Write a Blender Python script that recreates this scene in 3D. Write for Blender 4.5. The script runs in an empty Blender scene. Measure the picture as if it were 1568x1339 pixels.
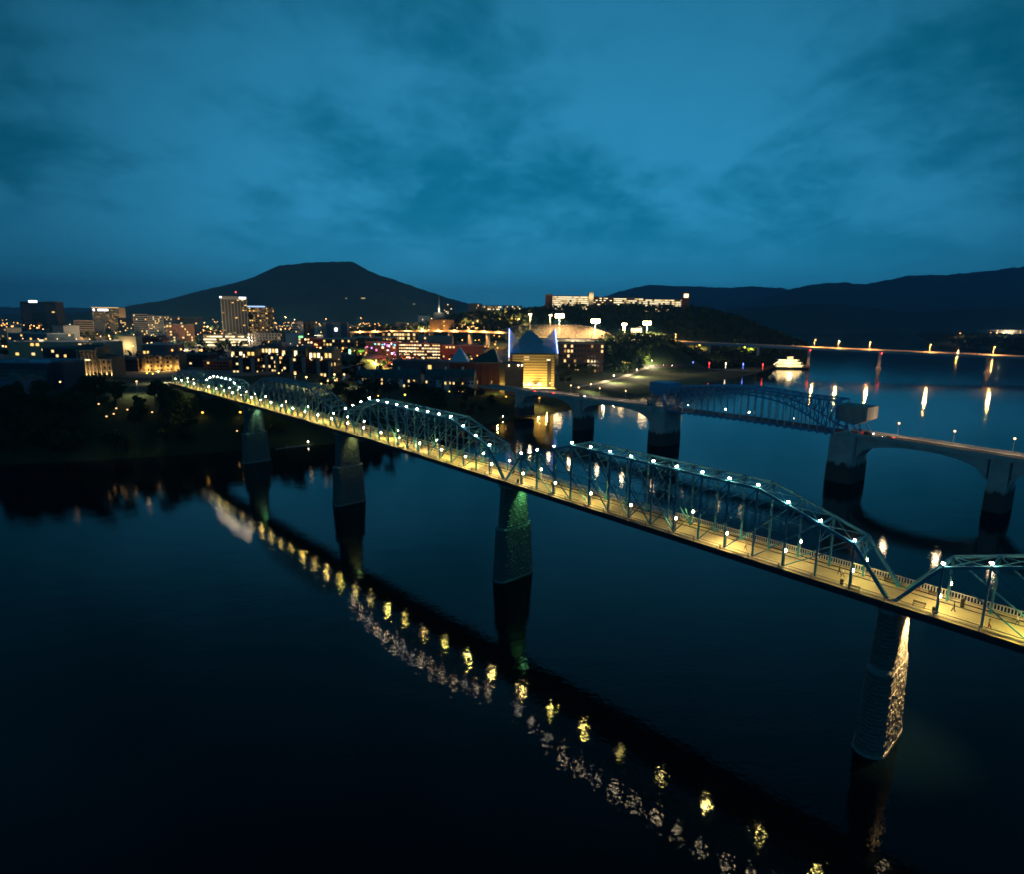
import bpy, bmesh, math, random
import numpy as np
from mathutils import Vector, Matrix

random.seed(7)
rng = np.random.RandomState(11)
scene = bpy.context.scene
COL = scene.collection
R = math.radians

# ------------------------------------------------------------------ camera
CAM_H = 75.95
FPX, PW, PH = 942.4, 1568.0, 1339.0
pitch, roll = R(10.94), R(0.624)
_fw = Vector((0, math.cos(pitch), -math.sin(pitch)))
_r0, _u0 = Vector((1, 0, 0)), Vector((0, math.sin(pitch), math.cos(pitch)))
_rt = math.cos(roll) * _r0 + math.sin(roll) * _u0
_up = -math.sin(roll) * _r0 + math.cos(roll) * _u0
cam_data = bpy.data.cameras.new('camera')
cam_data.sensor_fit = 'HORIZONTAL'
cam_data.sensor_width = 36.0
cam_data.lens = 36.0 * FPX / PW
cam_data.clip_start = 0.5
cam_data.clip_end = 60000
cam = bpy.data.objects.new('camera', cam_data)
COL.objects.link(cam)
cam.matrix_world = Matrix(((_rt.x, _up.x, -_fw.x, 0), (_rt.y, _up.y, -_fw.y, 0), (_rt.z, _up.z, -_fw.z, CAM_H), (0, 0, 0, 1)))
scene.camera = cam

# ------------------------------------------------------------------ dusk sky
SKY_STRENGTH = 0.10
world = bpy.data.worlds.new('World')
scene.world = world
world.use_nodes = True
nt = world.node_tree
for n in list(nt.nodes):
    nt.nodes.remove(n)
def wn(t, **k):
    n = nt.nodes.new(t)
    for a, b in k.items():
        setattr(n, a, b)
    return n
def wmath(op, a, b=None, clamp=False):
    n = wn('ShaderNodeMath', operation=op, use_clamp=clamp)
    for i, v in enumerate((a, b)):
        if v is None:
            continue
        if isinstance(v, (int, float)):
            n.inputs[i].default_value = v
        else:
            nt.links.new(v, n.inputs[i])
    return n.outputs[0]
def wmix(fac, a, b, mode='MIX'):
    n = wn('ShaderNodeMix', data_type='RGBA', blend_type=mode)
    for sock, v in ((n.inputs[0], fac), (n.inputs[6], a), (n.inputs[7], b)):
        if isinstance(v, (int, float)):
            sock.default_value = v
        elif isinstance(v, tuple):
            sock.default_value = (*v, 1)
        else:
            nt.links.new(v, sock)
    return n.outputs[2]
sky = wn('ShaderNodeTexSky', sky_type='NISHITA', sun_disc=False)
sky.sun_elevation = R(-1.5)
sky.sun_rotation = R(8)
sky.air_density = 1.2
sky.dust_density = 0.3
sky.ozone_density = 4.0
tc = wn('ShaderNodeTexCoord')
sep = wn('ShaderNodeSeparateXYZ')
nt.links.new(tc.outputs['Generated'], sep.inputs[0])
zz = wmath('MAXIMUM', sep.outputs['Z'], 0.0)
den = wmath('ADD', zz, 0.34)
comb = wn('ShaderNodeCombineXYZ')
nt.links.new(wmath('DIVIDE', sep.outputs['X'], den), comb.inputs[0])
nt.links.new(wmath('DIVIDE', sep.outputs['Y'], den), comb.inputs[1])
def cloud(scale, detail, rough, dist, off):
    mp = wn('ShaderNodeMapping')
    mp.inputs['Location'].default_value = off
    mp.inputs['Scale'].default_value = (1.0, 1.0, 1.0)
    mp.inputs['Rotation'].default_value = (0, 0, R(-25))
    nt.links.new(comb.outputs[0], mp.inputs[0])
    nz = wn('ShaderNodeTexNoise', noise_dimensions='3D')
    nz.inputs['Scale'].default_value = scale
    nz.inputs['Detail'].default_value = detail
    nz.inputs['Roughness'].default_value = rough
    nz.inputs['Distortion'].default_value = dist
    nt.links.new(mp.outputs[0], nz.inputs['Vector'])
    return nz.outputs['Fac']
c1 = cloud(1.1, 5.0, 0.5, 0.4, (15.58, 4.7, 6.12))
c2 = cloud(3.2, 7.0, 0.55, 0.4, (0.58, 4.46, 14.8))
c3 = cloud(10.0, 5.0, 0.6, 0.3, (1.3, 7.7, 4.0))
cl = wmath('ADD', wmath('ADD', wmath('MULTIPLY', c1, 0.50), wmath('MULTIPLY', c2, 0.34)), wmath('MULTIPLY', c3, 0.16))
ramp = wn('ShaderNodeMapRange', interpolation_type='SMOOTHSTEP')
ramp.inputs['From Min'].default_value = 0.41
ramp.inputs['From Max'].default_value = 0.60
nt.links.new(cl, ramp.inputs['Value'])
# clouds thin out into even murk low over the horizon
low = wn('ShaderNodeMapRange', interpolation_type='SMOOTHSTEP')
low.inputs['From Min'].default_value = 0.02
low.inputs['From Max'].default_value = 0.18
nt.links.new(zz, low.inputs['Value'])
cfac = wmath('ADD', wmath('MULTIPLY', ramp.outputs[0], low.outputs[0]), wmath('MULTIPLY', wmath('SUBTRACT', 1.0, low.outputs[0]), 0.72))
cloud_col = wmix(cfac, (0.003, 0.205, 0.380), (0.034, 0.355, 0.655))
# darker towards the zenith and away from where the sun went down
hi = wn('ShaderNodeMapRange')
hi.inputs['From Min'].default_value = 0.10
hi.inputs['From Max'].default_value = 0.66
hi.inputs['To Min'].default_value = 1.0
hi.inputs['To Max'].default_value = 0.30
nt.links.new(zz, hi.inputs['Value'])
glow = wn('ShaderNodeVectorMath', operation='DOT_PRODUCT')
glow.inputs[1].default_value = Vector((0.06, 1.0, 0.10)).normalized()
nt.links.new(tc.outputs['Generated'], glow.inputs[0])
gl = wn('ShaderNodeMapRange', interpolation_type='SMOOTHSTEP')
gl.inputs['From Min'].default_value = 0.70
gl.inputs['From Max'].default_value = 1.0
gl.inputs['To Min'].default_value = 0.45
gl.inputs['To Max'].default_value = 1.0
nt.links.new(glow.outputs['Value'], gl.inputs['Value'])
shade = wmath('MULTIPLY', hi.outputs[0], gl.outputs[0])
cc = wn('ShaderNodeCombineXYZ')
for i in range(3):
    nt.links.new(shade, cc.inputs[i])
cloud_lit = wmix(1.0, cloud_col, cc.outputs[0], 'MULTIPLY')
sky_dim = wmix(1.0, sky.outputs[0], (0.05, 0.40, 1.0), 'MULTIPLY')
# Background strength is 0.10, so the cloud layer is scaled by 10 before it
cloud_ten = wmix(1.0, cloud_lit, (10.0, 10.0, 10.0), 'MULTIPLY')
sky_mix = wmix(0.96, sky_dim, cloud_ten)
bg = wn('ShaderNodeBackground')
bg.inputs['Strength'].default_value = SKY_STRENGTH
nt.links.new(sky_mix, bg.inputs['Color'])
outw = wn('ShaderNodeOutputWorld')
nt.links.new(bg.outputs[0], outw.inputs[0])

# ------------------------------------------------------------------ exposure, render settings
scene.view_settings.view_transform = 'Standard'
scene.view_settings.look = 'None'
scene.view_settings.exposure = 0.0
scene.view_settings.gamma = 1.0
scene.view_settings.use_curve_mapping = False
scene.render.engine = 'CYCLES'
cy = scene.cycles
cy.use_denoising = True
cy.denoiser = 'OPENIMAGEDENOISE'
cy.use_adaptive_sampling = True
cy.adaptive_threshold = 0.035
cy.use_light_tree = True
cy.max_bounces = 4
cy.diffuse_bounces = 1
cy.glossy_bounces = 3
cy.transmission_bounces = 3
cy.transparent_max_bounces = 12
cy.volume_bounces = 0
cy.sample_clamp_indirect = 45.0
cy.caustics_reflective = False
cy.caustics_refractive = False
cy.filter_width = 1.7

# ------------------------------------------------------------------ helpers
def ray(px, py):
    return _fw * FPX + _rt * (px - PW / 2) + _up * (PH / 2 - py)
def un(px, py, z=0.0):
    d = ray(px, py)
    return Vector((0, 0, CAM_H)) + d * ((z - CAM_H) / d.z)
def at(px, py, Y):
    d = ray(px, py)
    return Vector((0, 0, CAM_H)) + d * (Y / d.y)

def material(name, col, rough=0.7, metal=0.0, var=0.25, scale=0.6, bump=0.0, bscale=4.0, emit=None, estr=0.0, sample=False, stretch=(1, 1, 1), spec=0.35):
    m = bpy.data.materials.new(name)
    m.use_nodes = True
    t = m.node_tree
    b = t.nodes['Principled BSDF']
    b.inputs['Roughness'].default_value = rough
    b.inputs['Metallic'].default_value = metal
    b.inputs['Specular IOR Level'].default_value = spec
    g = t.nodes.new('ShaderNodeTexCoord')
    mp = t.nodes.new('ShaderNodeMapping')
    mp.inputs['Scale'].default_value = stretch
    t.links.new(g.outputs['Object'], mp.inputs[0])
    if var > 0:
        nz = t.nodes.new('ShaderNodeTexNoise')
        nz.inputs['Scale'].default_value = scale
        nz.inputs['Detail'].default_value = 5
        t.links.new(mp.outputs[0], nz.inputs['Vector'])
        mx = t.nodes.new('ShaderNodeMix')
        mx.data_type = 'RGBA'
        mx.inputs[6].default_value = (*[c * (1 - var) for c in col], 1)
        mx.inputs[7].default_value = (*[min(1, c * (1 + var)) for c in col], 1)
        t.links.new(nz.outputs['Fac'], mx.inputs[0])
        t.links.new(mx.outputs[2], b.inputs['Base Color'])
    else:
        b.inputs['Base Color'].default_value = (*col, 1)
    if bump > 0:
        nb = t.nodes.new('ShaderNodeTexNoise')
        nb.inputs['Scale'].default_value = bscale
        nb.inputs['Detail'].default_value = 4
        t.links.new(mp.outputs[0], nb.inputs['Vector'])
        bp = t.nodes.new('ShaderNodeBump')
        bp.inputs['Strength'].default_value = bump
        bp.inputs['Distance'].default_value = 0.3
        t.links.new(nb.outputs['Fac'], bp.inputs['Height'])
        t.links.new(bp.outputs[0], b.inputs['Normal'])
    if emit:
        b.inputs['Emission Color'].default_value = (*emit, 1)
        b.inputs['Emission Strength'].default_value = estr
        m.cycles.emission_sampling = 'AUTO' if sample else 'NONE'
    return m

class MB:
    """collects shapes in world or local coordinates, links them as one mesh object"""
    def __init__(self):
        self.v, self.f = [], []
    def add(self, vs, fs):
        b = len(self.v)
        self.v += [tuple(p) for p in vs]
        self.f += [tuple(i + b for i in q) for q in fs]
        return self
    def box(self, cx, cy_, cz, sx, sy, sz, rz=0.0):
        c, s = math.cos(rz), math.sin(rz)
        vs = []
        for dz in (-.5, .5):
            for dx, dy in ((-.5, -.5), (.5, -.5), (.5, .5), (-.5, .5)):
                x, y = dx * sx, dy * sy
                vs.append((cx + x * c - y * s, cy_ + x * s + y * c, cz + dz * sz))
        return self.add(vs, ((3, 2, 1, 0), (4, 5, 6, 7), (0, 1, 5, 4), (1, 2, 6, 5), (2, 3, 7, 6), (3, 0, 4, 7)))
    def hexa(self, p):   # 4 bottom points, 4 top points
        return self.add(p, ((3, 2, 1, 0), (4, 5, 6, 7), (0, 1, 5, 4), (1, 2, 6, 5), (2, 3, 7, 6), (3, 0, 4, 7)))
    def bar(self, a, b, w, h=None, up=(0, 0, 1)):
        a, b = Vector(a), Vector(b)
        h = h or w
        d = (b - a).normalized()
        u = Vector(up)
        if abs(d.dot(u)) > 0.98:
            u = Vector((1, 0, 0))
        s = d.cross(u).normalized() * (w / 2)
        t = s.cross(d).normalized() * (h / 2)
        vs = [a - s - t, a + s - t, a + s + t, a - s + t, b - s - t, b + s - t, b + s + t, b - s + t]
        return self.add(vs, ((3, 2, 1, 0), (4, 5, 6, 7), (0, 1, 5, 4), (1, 2, 6, 5), (2, 3, 7, 6), (3, 0, 4, 7)))
    def tube(self, a, b, r0, r1=None, n=8, cap=True):
        a, b = Vector(a), Vector(b)
        r1 = r0 if r1 is None else r1
        d = (b - a).normalized()
        u = Vector((1, 0, 0)) if abs(d.z) > 0.9 else Vector((0, 0, 1))
        s = d.cross(u).normalized()
        t = d.cross(s)
        vs = []
        for c, r in ((a, r0), (b, r1)):
            for i in range(n):
                k = 2 * math.pi * i / n
                vs.append(c + s * (r * math.cos(k)) + t * (r * math.sin(k)))
        fs = [(i, (i + 1) % n, n + (i + 1) % n, n + i) for i in range(n)]
        if cap:
            fs += [tuple(range(n - 1, -1, -1)), tuple(range(n, 2 * n))]
        return self.add(vs, fs)
    def lathe(self, c, prof, n=10):
        c = Vector(c)
        vs, fs = [], []
        for r, z in prof:
            for i in range(n):
                k = 2 * math.pi * i / n
                vs.append(c + Vector((r * math.cos(k), r * math.sin(k), z)))
        for j in range(len(prof) - 1):
            for i in range(n):
                fs.append((j * n + i, j * n + (i + 1) % n, (j + 1) * n + (i + 1) % n, (j + 1) * n + i))
        fs.append(tuple(range(n - 1, -1, -1)))
        fs.append(tuple(range((len(prof) - 1) * n, len(prof) * n)))
        return self.add(vs, fs)
    def ball(self, c, r, n=8, m=5, sz=1.0):
        pr = []
        for j in range(m + 1):
            k = math.pi * j / m
            pr.append((max(1e-3, r * math.sin(k)), -r * math.cos(k) * sz))
        return self.lathe(c, pr, n)
    def prism(self, poly, a, b):
        """poly: list of points, extruded from offset vector a to offset vector b"""
        a, b = Vector(a), Vector(b)
        n = len(poly)
        vs = [Vector(p) + a for p in poly] + [Vector(p) + b for p in poly]
        fs = [tuple(range(n - 1, -1, -1)), tuple(range(n, 2 * n))] + [(i, (i + 1) % n, n + (i + 1) % n, n + i) for i in range(n)]
        return self.add(vs, fs)
    def mesh(self, name, mat, org=(0, 0, 0), smooth=False):
        me = bpy.data.meshes.new(name)
        ox, oy, oz = org
        me.from_pydata([(x - ox, y - oy, z - oz) for x, y, z in self.v], [], self.f)
        for mm in (mat if isinstance(mat, (list, tuple)) else [mat]):
            me.materials.append(mm)
        if smooth:
            for p in me.polygons:
                p.use_smooth = True
        me.update()
        bm = bmesh.new()
        bm.from_mesh(me)
        bmesh.ops.recalc_face_normals(bm, faces=bm.faces)
        bm.to_mesh(me)
        bm.free()
        return me
    def build(self, name, mat, parent=None, org=None, smooth=False):
        if org is None:
            org = ORG.get(parent.name, (0, 0, 0)) if parent else (0, 0, 0)
        o = bpy.data.objects.new(name, self.mesh(name, mat, org, smooth))
        COL.objects.link(o)
        if parent:
            o.parent = parent
            ORG[o.name] = org
        return o
ORG = {}
def thing(name, label, cat, loc=(0, 0, 0), rz=0.0, group=None):
    o = bpy.data.objects.new(name, None)
    o.empty_display_size = 0.5
    COL.objects.link(o)
    o.location = loc
    o.rotation_euler = (0, 0, rz)
    tag(o, label, cat, group)
    ORG[o.name] = tuple(loc) if rz == 0 else (0, 0, 0)
    return o
def tag(o, label, cat, group=None, kind=None):
    if label: o['label'] = label
    if cat: o['category'] = cat
    if group: o['group'] = group
    if kind: o['kind'] = kind
    return o
def inst(name, me, parent, loc, scale=(1, 1, 1), rz=0.0):
    o = bpy.data.objects.new(name, me)
    COL.objects.link(o)
    o.parent = parent
    o.location = loc
    o.scale = scale
    o.rotation_euler = (0, 0, rz)
    return o
def copy_tree(root, loc, rz=None, scale=None):
    r = root.copy()
    COL.objects.link(r)
    r.location = loc
    if rz is not None: r.rotation_euler = (0, 0, rz)
    if scale is not None: r.scale = scale
    for ch in root.children:
        c = ch.copy(); COL.objects.link(c); c.parent = r
        for g in ch.children:
            d = g.copy(); COL.objects.link(d); d.parent = c
    return r
def lamp_light(parent, loc, power, col, radius=0.2, spot=None, aim=None, blend=0.5):
    ld = bpy.data.lights.new('lamp_light', 'SPOT' if spot else 'POINT')
    ld.energy = power
    ld.color = col
    ld.shadow_soft_size = radius
    if spot:
        ld.spot_size = spot
        ld.spot_blend = blend
    lo = bpy.data.objects.new('lamp_light', ld)
    COL.objects.link(lo)
    lo.parent = parent
    lo.location = loc
    if aim is not None:
        lo.rotation_euler = (Vector(aim)).to_track_quat('-Z', 'Y').to_euler()
    return lo
ORD = 'first second third fourth fifth sixth seventh eighth ninth tenth eleventh twelfth thirteenth fourteenth fifteenth sixteenth seventeenth eighteenth nineteenth twentieth'.split()

# ------------------------------------------------------------------ materials
M = {}
M['steel'] = material('blue_green_steel', (0.045, 0.23, 0.32), 0.5, 0.0, 0.3, 1.5)
M['steel2'] = material('blue_bascule_steel', (0.10, 0.36, 0.62), 0.5, 0.0, 0.3, 1.0)
M['deckside'] = material('dark_deck_fascia', (0.03, 0.035, 0.045), 0.8)
M['rail'] = material('pale_railing', (0.42, 0.40, 0.40), 0.5, 0.0, 0.2, 3.0)
M['railnear'] = material('grey_handrail', (0.25, 0.22, 0.24), 0.5, 0.0, 0.2, 3.0)
M['concrete'] = material('weathered_concrete', (0.58, 0.56, 0.54), 0.85, 0, 0.35, 0.25, 0.3, 2.0)
M['concrete_dk'] = material('stained_concrete', (0.16, 0.15, 0.14), 0.9, 0, 0.5, 0.4, 0.3, 2.0)
M['asphalt'] = material('asphalt', (0.05, 0.05, 0.055), 0.85, 0, 0.3, 0.3)
M['stonecore'] = material('pier_mortar', (0.10, 0.10, 0.105), 0.9)
M['stone'] = material('rough_limestone', (0.17, 0.16, 0.15), 0.6, 0, 0.45, 1.2, 0.3, 3.0)
M['stone_cap'] = material('dressed_limestone', (0.30, 0.29, 0.28), 0.8, 0, 0.3, 0.8, 0.3, 4.0)
M['black'] = material('black_iron', (0.012, 0.012, 0.014), 0.5)
M['pole'] = material('painted_lamp_pole', (0.45, 0.43, 0.38), 0.45)
M['trunk'] = material('bark', (0.05, 0.035, 0.025), 0.9, 0, 0.4, 3.0)
def leafmat(name, col):
    m = material(name, col, 0.7, 0, 0.45, 0.35, spec=0.15)
    return m
M['leaf'] = leafmat('dark_leaves', (0.035, 0.06, 0.018))
M['leaf2'] = leafmat('olive_leaves', (0.06, 0.075, 0.02))
M['leaf3'] = leafmat('deep_leaves', (0.028, 0.05, 0.022))
def emis(name, col, s, sample=False):
    return material(name, (0.02, 0.02, 0.02), 0.5, 0, 0, emit=col, estr=s, sample=sample)
M['lamp_white'] = emis('white_lamp_glass', (1.0, 0.83, 0.53), 190.0, True)
M['lamp_white2'] = emis('cool_white_lamp_glass', (1.0, 0.92, 0.74), 120.0, True)
M['lamp_white3'] = emis('cream_lamp_glass', (1.0, 0.80, 0.50), 200.0, True)
M['lamp_warm'] = emis('warm_lamp_glass', (1.0, 0.82, 0.48), 40.0, True)
M['lamp_warm2'] = emis('pale_lamp_glass', (1.0, 0.88, 0.62), 26.0, True)
M['lamp_city'] = emis('city_lamp_glass', (1.0, 0.60, 0.24), 4.5)
M['lamp_sodium'] = emis('sodium_lamp_glass', (1.0, 0.40, 0.09), 4.0)
M['lamp_bowl'] = emis('floodlight_reflector', (1.0, 0.52, 0.16), 0.9)
M['lamp_hwy'] = emis('highway_lamp_glass', (1.0, 0.52, 0.16), 16.0)
M['lamp_flood'] = emis('flood_lamp_glass', (1.0, 0.70, 0.32), 40.0, True)
M['lamp_green'] = emis('green_lamp_glass', (0.25, 1.0, 0.35), 40.0)
M['lamp_red'] = emis('red_lamp_glass', (1.0, 0.05, 0.05), 12.0)
WIN = [emis('amber_window', (1.0, 0.60, 0.16), 1.6), emis('dim_amber_window', (1.0, 0.55, 0.15), 0.5), emis('warm_window', (1.0, 0.68, 0.28), 1.5),
       emis('bright_window', (1.0, 0.80, 0.46), 2.4), emis('faint_window', (0.9, 0.65, 0.35), 0.16)]
M['glass_dark'] = material('dark_window_glass', (0.01, 0.013, 0.018), 0.12, 0, 0.0, spec=0.8)
M['sign_white'] = emis('white_sign', (0.92, 0.95, 1.0), 4.0)

# concrete of the river piers: pale, with a ragged dark tide stain low down
pc = material('tide_stained_concrete', (0.58, 0.56, 0.54), 0.85, 0, 0.3, 0.3, 0.3, 2.0)
t = pc.node_tree
b = t.nodes['Principled BSDF']
src = b.inputs['Base Color'].links[0].from_socket
gp = t.nodes.new('ShaderNodeNewGeometry'); sx = t.nodes.new('ShaderNodeSeparateXYZ')
t.links.new(gp.outputs['Position'], sx.inputs[0])
mpn = t.nodes.new('ShaderNodeMapping'); mpn.inputs['Scale'].default_value = (1, 1, .25)
t.links.new(gp.outputs['Position'], mpn.inputs[0])
nzz = t.nodes.new('ShaderNodeTexNoise'); nzz.inputs['Scale'].default_value = .6; nzz.inputs['Detail'].default_value = 6
t.links.new(mpn.outputs[0], nzz.inputs[0])
ma = t.nodes.new('ShaderNodeMath'); ma.operation = 'MULTIPLY_ADD'; ma.inputs[1].default_value = 7.0
t.links.new(nzz.outputs['Fac'], ma.inputs[0]); t.links.new(sx.outputs['Z'], ma.inputs[2])
mr = t.nodes.new('ShaderNodeMapRange'); mr.inputs['From Min'].default_value = 11.5; mr.inputs['From Max'].default_value = 13.5
t.links.new(ma.outputs[0], mr.inputs['Value'])
mx = t.nodes.new('ShaderNodeMix'); mx.data_type = 'RGBA'; mx.inputs[6].default_value = (.10, .09, .085, 1)
t.links.new(mr.outputs[0], mx.inputs[0]); t.links.new(src, mx.inputs[7]); t.links.new(mx.outputs[2], b.inputs['Base Color'])
M['pier_concrete'] = pc
# ------------------------------------------------------------------ terrain, water, mountains
def pxy(px, py):
    p = un(px, py, 0.0)
    return (p.x, p.y)
SHORE = [(-4000, -1200), (-1500, -60), (-600, 215)] + [pxy(*q) for q in
         ((0, 713), (150, 706), (300, 696), (440, 686), (620, 673), (700, 661), (760, 646), (800, 639), (860, 630), (950, 615), (1030, 600),
          (1100, 583), (1150, 574), (1190, 561), (1228, 552), (1240, 538), (1238, 526), (1228, 514))]
SOUTH = SHORE + [(1100, 7000), (1100, 30000), (-14000, 30000), (-14000, -1200)]
NORTH = [pxy(1395, 513), pxy(1410, 524), pxy(1490, 533), pxy(1568, 542), (1900, 1300), (2600, 500), (14000, 0), (14000, 30000), (1500, 30000)]
def seg_dist(px, py, poly, closed=False):
    best = np.full(px.shape, 1e12)
    n = len(poly)
    for i in range(n if closed else n - 1):
        ax, ay = poly[i]; bx, by = poly[(i + 1) % n]
        dx, dy = bx - ax, by - ay
        t = np.clip(((px - ax) * dx + (py - ay) * dy) / (dx * dx + dy * dy + 1e-9), 0, 1)
        best = np.minimum(best, (px - ax - t * dx) ** 2 + (py - ay - t * dy) ** 2)
    return np.sqrt(best)
def inside(px, py, poly):
    r = np.zeros(px.shape, bool)
    n = len(poly)
    for i in range(n):
        ax, ay = poly[i]; bx, by = poly[(i + 1) % n]
        c = ((ay > py) != (by > py))
        with np.errstate(divide='ignore', invalid='ignore'):
            xi = (bx - ax) * (py - ay) / (by - ay + 1e-12) + ax
        r ^= c & (px < xi)
    return r
def ss(t):
    t = np.clip(t, 0, 1)
    return t * t * (3 - 2 * t)
def wob(x, y):
    return np.sin(x * .031 + 1.3) * np.cos(y * .027) + .6 * np.sin(x * .071 + y * .053) + .4 * np.sin(x * .13 - y * .11 + 2)
def hgt(x, y):
    x = np.asarray(x, float); y = np.asarray(y, float)
    sd = seg_dist(x, y, SHORE + [(1100, 7000), (1100, 30000)])
    sd = np.where(inside(x, y, SOUTH), sd, -sd)
    near = np.interp(x, [-3000, -170, -100, -50, 10, 90, 150, 300, 700], [31, 30.5, 22, 14, 11, 7, 4.5, 4, 6])
    D = np.hypot(x, y)
    inl = np.interp(D, [300, 560, 900, 1300, 1800, 3000, 6000], [10, 15, 25, 39, 45, 40, 30])
    blend = ss((sd - 60) / 240)
    p = near * (1 - blend) + np.maximum(inl, near * .0 + inl) * blend
    p = np.where(x < -150, np.maximum(p, near), p)
    w = np.interp(x, [-400, -150, -60, 20, 90, 400, 900], [34, 36, 46, 40, 42, 30, 60])
    land = p * ss(sd / w) + np.minimum(sd, 30) / 30 * 1.2 * (1 - ss(sd / w)) + wob(x, y) * .5 * ss(sd / 60)
    # wooded hill with the office campus on top
    hx = np.interp(x, [-420, -260, -110, 60, 100, 410, 480, 570, 700], [0, 22, 60, 76, 84, 84, 70, 38, 0])
    hy = ss((y - 1120) / 230) * (1 - ss((y - 1900) / 600))
    land = np.maximum(land, land * .3 + hx * hy + wob(x * .6, y * .6) * 1.5 * hy * (hx > 1)) if True else land
    # ballpark mound
    mound = 44 * ss((x + 60) / 80) * (1 - ss((x - 230) / 90)) * ss((y - 860) / 120) * (1 - ss((y - 1150) / 300))
    land = np.maximum(land, mound)
    nd = seg_dist(x, y, NORTH, True)
    nin = inside(x, y, NORTH)
    nland = 14 * ss(nd / 120) + 20 * ss((nd - 300) / 1500)
    z = np.where(sd > 0, land, np.maximum(-5, sd * .25))
    return np.where(nin, nland, z)
def T(x, y):
    return float(hgt(np.array([x]), np.array([y]))[0])
def axis(parts):
    out = []
    for a, b, st in parts:
        out += list(np.arange(a, b, st))
    out.append(parts[-1][1])
    return np.array(out)
gx = axis([(-12000, -3000, 900), (-3000, -1000, 100), (-1000, -420, 24), (-420, 700, 7), (700, 1800, 30), (1800, 4000, 130), (4000, 12000, 1000)])
gy = axis([(-1500, 200, 120), (200, 900, 7), (900, 1500, 11), (1500, 2500, 45), (2500, 5000, 160), (5000, 16000, 1100)])
X, Y = np.meshgrid(gx, gy)
Z = hgt(X, Y)
nx, ny = len(gx), len(gy)
verts = np.stack([X.ravel(), Y.ravel(), Z.ravel()], 1)
idx = np.arange(nx * ny).reshape(ny, nx)
faces = np.stack([idx[:-1, :-1].ravel(), idx[:-1, 1:].ravel(), idx[1:, 1:].ravel(), idx[1:, :-1].ravel()], 1)
M['ground'] = material('dark_turf', (0.022, 0.042, 0.014), 0.95, 0, 0.6, 0.05, 0.6, 0.4)
def grid_obj(name, verts, faces, mat, smooth=True):
    me = bpy.data.meshes.new(name)
    me.from_pydata(verts.tolist(), [], faces.tolist())
    me.materials.append(mat)
    if smooth:
        me.polygons.foreach_set('use_smooth', [True] * len(me.polygons))
    me.update()
    o = bpy.data.objects.new(name, me)
    COL.objects.link(o)
    return o
tag(grid_obj('ground', verts, faces, M['ground']), 'dark river bank and city ground rising from the water', None, kind='structure')

# river: one still sheet with fine ripples
wm = bpy.data.materials.new('river_water')
wm.use_nodes = True
t = wm.node_tree
b = t.nodes['Principled BSDF']
b.inputs['Base Color'].default_value = (0.0012, 0.0035, 0.0055, 1)
b.inputs['Roughness'].default_value = 0.033
b.inputs['IOR'].default_value = 1.333
b.inputs['Specular IOR Level'].default_value = 0.5
g = t.nodes.new('ShaderNodeNewGeometry')
def wnoise(scale, stretch, detail=3.0):
    mp = t.nodes.new('ShaderNodeMapping')
    mp.inputs['Scale'].default_value = stretch
    mp.inputs['Rotation'].default_value = (0, 0, R(-35))
    t.links.new(g.outputs['Position'], mp.inputs[0])
    n = t.nodes.new('ShaderNodeTexNoise')
    n.inputs['Scale'].default_value = scale
    n.inputs['Detail'].default_value = detail
    t.links.new(mp.outputs[0], n.inputs['Vector'])
    return n.outputs['Fac']
def bump(h, strength, dist, prev=None):
    bp = t.nodes.new('ShaderNodeBump')
    bp.inputs['Strength'].default_value = strength
    bp.inputs['Distance'].default_value = dist
    t.links.new(h, bp.inputs['Height'])
    if prev:
        t.links.new(prev, bp.inputs['Normal'])
    return bp.outputs[0]
b1 = bump(wnoise(0.9, (1, 1, 1)), 1.0, 0.028)
b2 = bump(wnoise(0.07, (1, 1.6, 1), 2.0), 1.0, 0.06, b1)
t.links.new(b2, b.inputs['Normal'])
mb = MB()
mb.add([(-12000, -1500, 0), (12000, -1500, 0), (12000, 16000, 0), (-12000, 16000, 0)], [(0, 1, 2, 3)])
tag(mb.build('river', wm), 'calm dark blue river reflecting the sky and lamps', None, kind='structure')

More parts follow.
